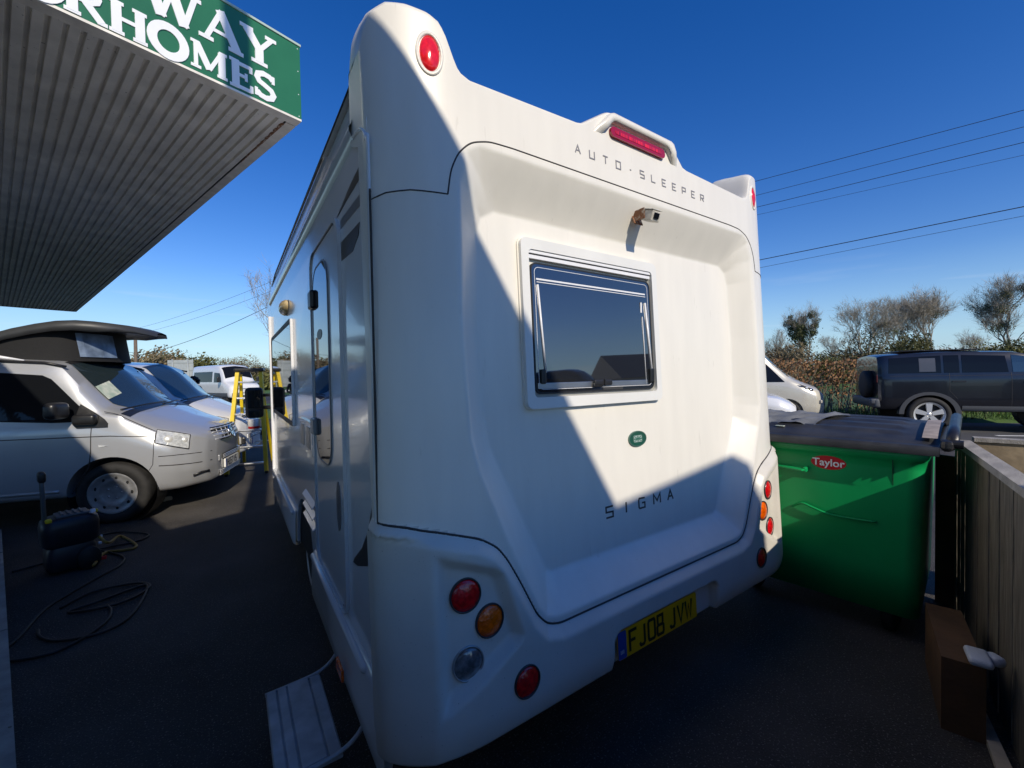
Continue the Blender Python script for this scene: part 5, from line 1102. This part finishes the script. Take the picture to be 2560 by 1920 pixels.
H3 = [(150, 1520), (230, 1480), (320, 1460), (365, 1458), (372, 1470), (320, 1500), (240, 1522), (170, 1530), (255, 1500), (330, 1472), (368, 1463), (355, 1500), (320, 1545), (270, 1575), (200, 1595), (130, 1602), (98, 1590), (95, 1575)]
H4 = [(270, 1515), (278, 1525), (270, 1548), (225, 1585), (150, 1625), (80, 1645), (10, 1655)]
H5 = [(10, 1395), (60, 1378), (130, 1365), (200, 1360)]
for h_, lab in ((H1, 'black hose looping beside the pressure washer out to its right'), (H2, 'black hose curving from the washer towards the concrete kerb'), (H3, 'black hose coiled in an oval loop on the tarmac'), (H4, 'thin black cable trailing across the tarmac below the coiled hose')):
    mk('hose', tube([p for p in spline([GP(*q) for q in h_], 7)], .0085, 6), hosem, smooth=True, label=lab, cat='hose', group='hoses on the tarmac')
yh = [Vector((-.96, 4.80, .26)), Vector((-.90, 4.78, .20)), GP(300, 1340, .03), GP(338, 1360, .013), GP(335, 1370, .013), GP(305, 1376, .013), GP(262, 1382, .02), Vector((-.98, 4.70, .06))]
mk('hose', tube(spline(yh, 8), .012, 6), hosey, smooth=True, label='ochre yellow hose looping out of the pressure washer', cat='hose', group='hoses on the tarmac')
mk('chock', box(GP(418, 1247, .03), (.10, .06, .05), .012, rz=.4), M('chock_cream', (.55, .5, .38), .6), label='small pale block lying on the tarmac by the silver campervan', cat='block')

# ---- grey back of a road sign, telegraph pole, wires
sgp = on_ground(453, 33)
sg = empty('road_sign', sgp, rad(-18), 'grey back of a large road sign on two posts beyond the vans', 'road sign')
mk('sign_panel', box((0, 0, 2.05), (1.75, .03, 2.35), .02), galv, sg)
for k in range(4): mk('stiffener', box((0, -.03, 1.15+k*.62), (1.75, .03, .05)), M('galv_dark%d' % k, (.33, .36, .34), .5), sg)
for s in (-1, 1): mk('post', tube([(s*.52, -.06, 0), (s*.52, -.06, 3.3)], .05, 8), galv, sg, smooth=True)
plp = on_ground(341, 40)
tp = empty('telegraph_pole', plp, label='weathered wooden telegraph pole standing behind the pop-up roof', cat='telegraph pole')
mk('pole', tube([(0, 0, 0), (.05, 0, 6.4)], [.17, .13], 10), polem, tp, smooth=True)
for k in range(3): mk('insulator_arm', box((.04, 0, 6.2-k*.28), (.36, .05, .05)), galv, tp)
def wire(name, a, b_, sag, r, label, n=24):
    a, b_ = Vector(a), Vector(b_)
    return mk(name, tube([a+(b_-a)*(k/n)+Vector((0, 0, -4*sag*(k/n)*(1-k/n))) for k in range(n+1)], r, 4), wire_m, label=label, cat='wire', group='overhead wires')
ptop = plp+Vector((.05, 0, 4.1))
wire('overhead_wire', ptop, Vector((3.2, 27, 6.6)), .5, .018, 'drooping overhead wire running from the telegraph pole to the motorhome')
wire('overhead_wire', ptop+Vector((-.1, 0, .3)), Vector((-14, 36, 3.6)), .2, .016, 'short overhead wire leaving the telegraph pole behind the pop-up roof')
for k, dz in enumerate((0, .55)): wire('overhead_wire', plp+Vector((0, 0, 6.1+dz)), Vector((2.6, 27, 6.9+dz)), .25, .009, ('lower', 'upper')[k]+' one of two thin faint overhead wires above the minibus')
wd_ = [((.904, .429, .391), (.996, .088, .385)), ((.906, .424, .362), (.996, .088, .360)), ((.908, .419, .338), (.996, .088, .337)), ((.908, .419, .322), (.996, .088, .318)), ((.908, .42, .229), (.996, .088, .241)), ((.908, .42, .213), (.996, .088, .227))]
for k, (a, b_) in enumerate(wd_):
    D0 = 24; A = Vector(a)*D0+Vector((0, 0, CAMH)); Bq = Vector(b_)*D0*1.02+Vector((0, 0, CAMH)); dd = Bq-A
    wire('overhead_wire', A-dd*2.2, Bq+dd*2.2, .0, (.012, .010, .012, .007, .017, .008)[k], ('topmost of the four high overhead wires above the hedge', 'second wire down of the four high overhead wires above the hedge', 'third wire down of the four high overhead wires above the hedge', 'lowest and thinnest of the four high overhead wires above the hedge')[k] if k < 4 else ('thick low overhead wire running above the hedge' if k == 4 else 'thin low overhead wire running just under the thick one'), 4)

# ================================================================ TREES
def make_tree(name, loc, H, seed, label, group, spread=.55, lean=0, trunkR=.28, ivyd=0, mist=0, twigs=5000, fork=.28, lv=6):
    r_ = random.Random(seed); t = empty(name, loc, r_.uniform(0, 6.28), label, 'tree', group)
    segs, tips = [], []
    def grow(p, d, L_, R, lev):
        n = 3 if lev < 2 else 2; q = p.copy(); dd = d.copy()
        pts = [q.copy()]
        for k in range(n):
            dd = (dd+Vector((r_.gauss(0, .09), r_.gauss(0, .09), r_.gauss(.06, .05)))).normalized(); q = q+dd*L_/n; pts.append(q.copy())
        segs.append((pts, R, R*.62, lev))
        if lev >= lv: tips.append((q, dd)); return
        nb_ = 3 if lev in (0, 1, 2) else (2 if r_.random() < .55 else 3)
        for k in range(nb_):
            ax = dd.orthogonal().normalized(); ax.rotate(Matrix.Rotation(r_.uniform(0, 6.28), 3, dd)); nd = (dd*r_.uniform(.8, 1.2)+ax*spread*r_.uniform(.6, 1.3)+Vector((0, 0, .30))).normalized()
            st_ = pts[-1] if k < 2 else pts[max(1, n-1)]
            grow(st_, nd, L_*r_.uniform(.66, .90), R*.60*r_.uniform(.7, 1), lev+1)
    grow(Vector((0, 0, -.2)), Vector((lean, 0, 1)).normalized(), H*fork, trunkR, 0)
    zmax = max(s[0][-1].z for s in segs); k_ = H/zmax
    big = join(*[tube([p*k_ for p in s[0]], [s[1]+(s[2]-s[1])*i/(len(s[0])-1) for i in range(len(s[0]))], 6 if s[3] < 2 else 4 if s[3] < 4 else 3, cap=False) for s in segs])
    mk('trunk', big, bark, t, smooth=True)
    V, F = [], []
    fs = [s for s in segs if s[3] >= 3]
    for k in range(int(twigs*.7)):
        s = r_.choice(fs); p = s[0][0].lerp(s[0][-1], r_.random())*k_; d = (s[0][-1]-s[0][0]).normalized(); d = (d+Vector((r_.gauss(0, .55), r_.gauss(0, .55), r_.gauss(.05, .5)))).normalized()
        L_ = r_.uniform(.3, 1.1)*H/11; w_ = .009*H/10; o = d.orthogonal().normalized()*w_; o.rotate(Matrix.Rotation(r_.uniform(0, 3.1), 3, d)); n = len(V); e_ = p+d*L_
        V += [p-o, p+o, e_]; F.append((n, n+1, n+2))
    mk('twigs', (V, F), twigm, t, kind='stuff', fix=False)
    if ivyd or mist:
        V, F = [], []
        def leaf(c, s_):
            a = Vector((r_.gauss(0, 1), r_.gauss(0, 1), r_.gauss(0, 1))).normalized(); b_ = a.orthogonal().normalized(); c2 = a.cross(b_); n = len(V)
            V.extend([c+b_*s_, c+c2*s_*.7, c-b_*s_, c-c2*s_*.7]); F.append((n, n+1, n+2, n+3))
        lo = [s for s in segs if s[3] < 4]
        for k in range(ivyd):
            s = r_.choice(lo); c = s[0][0].lerp(s[0][-1], r_.random())*k_
            if k % 1 == 0:
                for _ in range(16): leaf(c+Vector((r_.gauss(0, .36), r_.gauss(0, .36), r_.gauss(0, .36))), r_.uniform(.05, .11))
        for k in range(mist):
            s = r_.choice([q for q in segs if 2 < q[3] < 6]); c = s[0][-1]*k_; rr_ = r_.uniform(.30, .55)*H/10
            for _ in range(150):
                v = Vector((r_.gauss(0, 1), r_.gauss(0, 1), r_.gauss(0, 1))).normalized()*rr_*r_.random()**.4; leaf(c+v, r_.uniform(.04, .085))
        mk('crown', (V, F), ivy, t, fix=False)
    return t
def tpos(u, d): return on_ground(u, d)
G_ = 'bare trees beyond the hedge'
make_tree('bare_tree', tpos(2022, 44), 8.8, 12, 'narrow bare tree covered with many dark mistletoe clumps', G_, spread=.34, mist=60, twigs=5500, trunkR=.20, ivyd=60, fork=.22, lv=7)
make_tree('bare_tree', tpos(2178, 46), 9.6, 22, 'broad bare tree with pale forked limbs behind the rear of the dark off-road car', G_, spread=.62, twigs=12000, trunkR=.26, mist=3, fork=.2, lv=7)
make_tree('bare_tree', tpos(2262, 50), 10.2, 29, 'leaning bare tree growing through a dark ivy mass above the dark off-road car', G_, spread=.60, lean=.10, twigs=10000, trunkR=.26, ivyd=40, fork=.2, lv=7)
make_tree('bare_tree', tpos(2345, 48), 11.6, 35, 'tall fan shaped bare tree with a few mistletoe clumps in its centre', G_, spread=.46, twigs=12000, trunkR=.26, mist=6, fork=.24, lv=7)
make_tree('bare_tree', tpos(2528, 50), 13.0, 47, 'tall bare tree hung with many round mistletoe balls', G_, spread=.50, twigs=12000, trunkR=.27, mist=36, fork=.22, lv=7)
make_tree('bare_tree', tpos(1945, 62), 7.8, 53, 'low rounded bare tree close to the motorhome edge', G_, spread=.7, twigs=9000, trunkR=.2)
make_tree('bare_tree', tpos(2100, 70), 8.6, 61, 'slender pale bare tree between the mistletoe tree and the broad tree', G_, spread=.5, twigs=6000, trunkR=.2)
make_tree('bare_tree', tpos(2430, 75), 8.8, 67, 'small distant bare tree right of the fan shaped tree', G_, spread=.55, twigs=6000, trunkR=.2)
make_tree('bare_tree', tpos(712, 24), 8.9, 71, 'thin bare tree showing just past the motorhome roof edge', None, spread=.5, twigs=2500, trunkR=.13)
def shrub(name, loc, rx, rz_, n, seed, mat, label, group, s0=.10, s1=.24, stems=14, wf=.5):
    r_ = random.Random(seed); t = empty(name, loc, 0, label, 'shrub', group); V, F = [], []
    cl = [(Vector((r_.gauss(0, .42)*rx, r_.gauss(0, .30)*rx, rz_*(.25+.6*r_.random()))), r_.uniform(.25, .5)) for _ in range(16)]
    for k in range(n):
        c, rr_ = r_.choice(cl); v = Vector((r_.gauss(0, 1), r_.gauss(0, 1), r_.gauss(0, .8))).normalized()*min(rx, rz_)*rr_*r_.random()**.33; p = c+v
        if p.z < .02: p.z = abs(p.z)
        a = Vector((r_.gauss(0, 1), r_.gauss(0, 1), r_.gauss(0, 1))).normalized(); b_ = a.orthogonal().normalized(); c2 = a.cross(b_); s = r_.uniform(s0, s1); m_ = len(V)
        V += [p+b_*s, p+c2*s*wf, p-b_*s, p-c2*s*wf]; F.append((m_, m_+1, m_+2, m_+3))
    mk('foliage', (V, F), mat, t, fix=False)
    mk('stem', join(*[tube([(r_.gauss(0, .1)*rx, r_.gauss(0, .1)*rx, 0), tuple(c*.6), tuple(c)], [.05, .03, .012], 4, cap=False) for c, _ in cl[:stems]]), bark, t)
    return t
G2 = 'shrubs beyond the hedge'
olive = M('olive_leaf', (.085, .082, .024), .8, var=.5, vs=.9); tan = M('tan_twig_leaf', (.20, .155, .085), .85, var=.4, vs=1.1)
for u, d_, rx, rz_, mt_, lab in ((1950, 40, 3.0, 2.9, tan, 'brown twiggy thicket beside the motorhome edge above the hedge'), (2050, 42, 2.6, 2.3, shrubm, 'low green brown shrub under the mistletoe tree'), (2130, 48, 3.0, 2.4, tan, 'tan twiggy shrub left of the broad bare tree'), (2210, 47, 3.4, 4.8, olive, 'tall dark olive evergreen mass behind the off-road car'), (2285, 47, 3.0, 4.6, olive, 'dark olive evergreen mass right of the leaning tree'), (2350, 52, 2.8, 2.7, tan, 'brown undergrowth under the fan shaped tree'), (2410, 46, 2.3, 2.8, shrubm, 'rounded green shrub right of the fan shaped tree'), (2500, 44, 3.2, 3.6, shrubm, 'broad olive green shrub under the mistletoe ball tree'), (2590, 46, 3.2, 3.4, olive, 'dark green shrub at the far end of the shrub row'), (2455, 60, 3.0, 3.0, tan, 'pale twiggy thicket between two green shrubs')):
    shrub('shrub', tpos(u, d_), rx*1.25, rz_*1.45 if mt_ is tan else rz_*1.12, 9000 if mt_ is tan else 7000, int(u), mt_, lab, G2, .06 if mt_ is not tan else .10, .15 if mt_ is not tan else .34, wf=.16 if mt_ is tan else .5)
G3 = 'trees and bushes along the far field'
for k, (u, d_, rx, rz_, mt_, lab) in enumerate(((300, 52, 4.5, 4.2, tan, 'brown green bush behind the pop-up roof'), (352, 60, 4.5, 3.8, shrubm, 'green brown bush beside the telegraph pole'), (398, 75, 4.5, 4.0, olive, 'dark olive bush left of the road sign'), (430, 66, 3.5, 4.4, shrubm, 'bush behind the left edge of the road sign'), (505, 120, 8, 6.5, olive, 'distant tree clump above the minibus roof'), (570, 140, 8, 7.0, tan, 'distant tan tree clump above the minibus cab'), (640, 150, 8, 5.5, olive, 'distant hedge clump beyond the yellow ladder'), (470, 130, 7, 6.2, tan, 'distant clump right of the road sign'), (610, 58, 3, 1.7, tan, 'low brown hedge bush right of the minibus'), (655, 55, 2.6, 1.6, shrubm, 'low hedge bush seen through the yellow ladder'))):
    shrub('bush', tpos(u, d_), rx*1.3, rz_*1.25, 6500, 300+k, mt_, lab, G3, .12, .3)
# ---- beech hedge
hd = empty('hedge', Vector(RD(-4, 3.2, 0)), rad(-46), 'clipped brown beech hedge with pale stems behind the parked cars', 'hedge')
V, F = [], []; rh = random.Random(4)
for k in range(26000):
    x = rh.uniform(-15, 14); z = 1.92*rh.random()**.55+rh.gauss(0, .03)+.08*math.sin(x*1.3); y = rh.gauss(0, .34)
    if z < .75 and rh.random() < .6: continue
    p = Vector((x, y, z)); a = Vector((rh.gauss(0, 1), rh.gauss(0, 1), rh.gauss(0, 1))).normalized(); b_ = a.orthogonal().normalized(); c2 = a.cross(b_); s = rh.uniform(.025, .06); m_ = len(V)
    V += [p+b_*s, p+c2*s*.6, p-b_*s, p-c2*s*.6]; F.append((m_, m_+1, m_+2, m_+3))
mk('foliage', (V, F), leafb, hd, fix=False, kind='stuff')
sts = []
for k in range(520):
    x = rh.uniform(-15, 14); y = rh.gauss(0, .25); dx = rh.gauss(0, .35); dy = rh.gauss(0, .15); h = rh.uniform(.9, 1.95)
    sts.append(tube([(x, y, 0), (x+dx*.4, y+dy*.4, h*.5), (x+dx, y+dy, h)], [.022, .014, .006], 4, cap=False))
mk('stems', join(*sts), M('beech_stem', (.30, .24, .16), .85, var=.3, vs=9), hd, kind='stuff')
# ---- things behind the camera that the window mirrors
fn = empty('board_fence', (0, 0, 0), label='brown close-boarded fence panel behind the yard', cat='fence')
for k in range(28): mk('board', box((3.9+k*.135, -5.0-k*.02, 1.05), (.13, .02, 2.1+.02*(k % 3))), timb_b, fn)
hs_ = empty('cottage', (26, -17.5, 0), rad(20), 'small slate-roofed cottage beyond the fence behind the yard', 'house')
mk('wall', box((0, 0, 1.5), (7, 5, 3.0)), M('render', (.5, .46, .4), .8), hs_)
mk('roof', prism([(-3.7, -2.8, 3.0), (-3.7, 2.8, 3.0), (-3.7, 0, 4.9)], (7.4, 0, 0)), M('slate', (.06, .06, .07), .6), hs_)

pv = empty('parked_van', (9.8, -6.8, 0), rad(60), 'dark panel van parked behind the yard beyond the board fence', 'van'); Bk = Body(MB)
mk('body', Bk.mesh(), greyp, pv, smooth=True)
sym(lambda sd: mk('side_window', Bk.side([(-.15, 1.42), (-.55, 2.05), (-1.3, 2.08), (-1.3, 1.42)], sd, .01), glass, pv))
mk('windscreen', Bk.patch(12, 18, 24, 28, .01), glass, pv, smooth=True)
for x in (.15, -3.7): sym(lambda sd, x=x: wheel(pv, x, sd*.86, .36, .22, sd, tyre, .2))
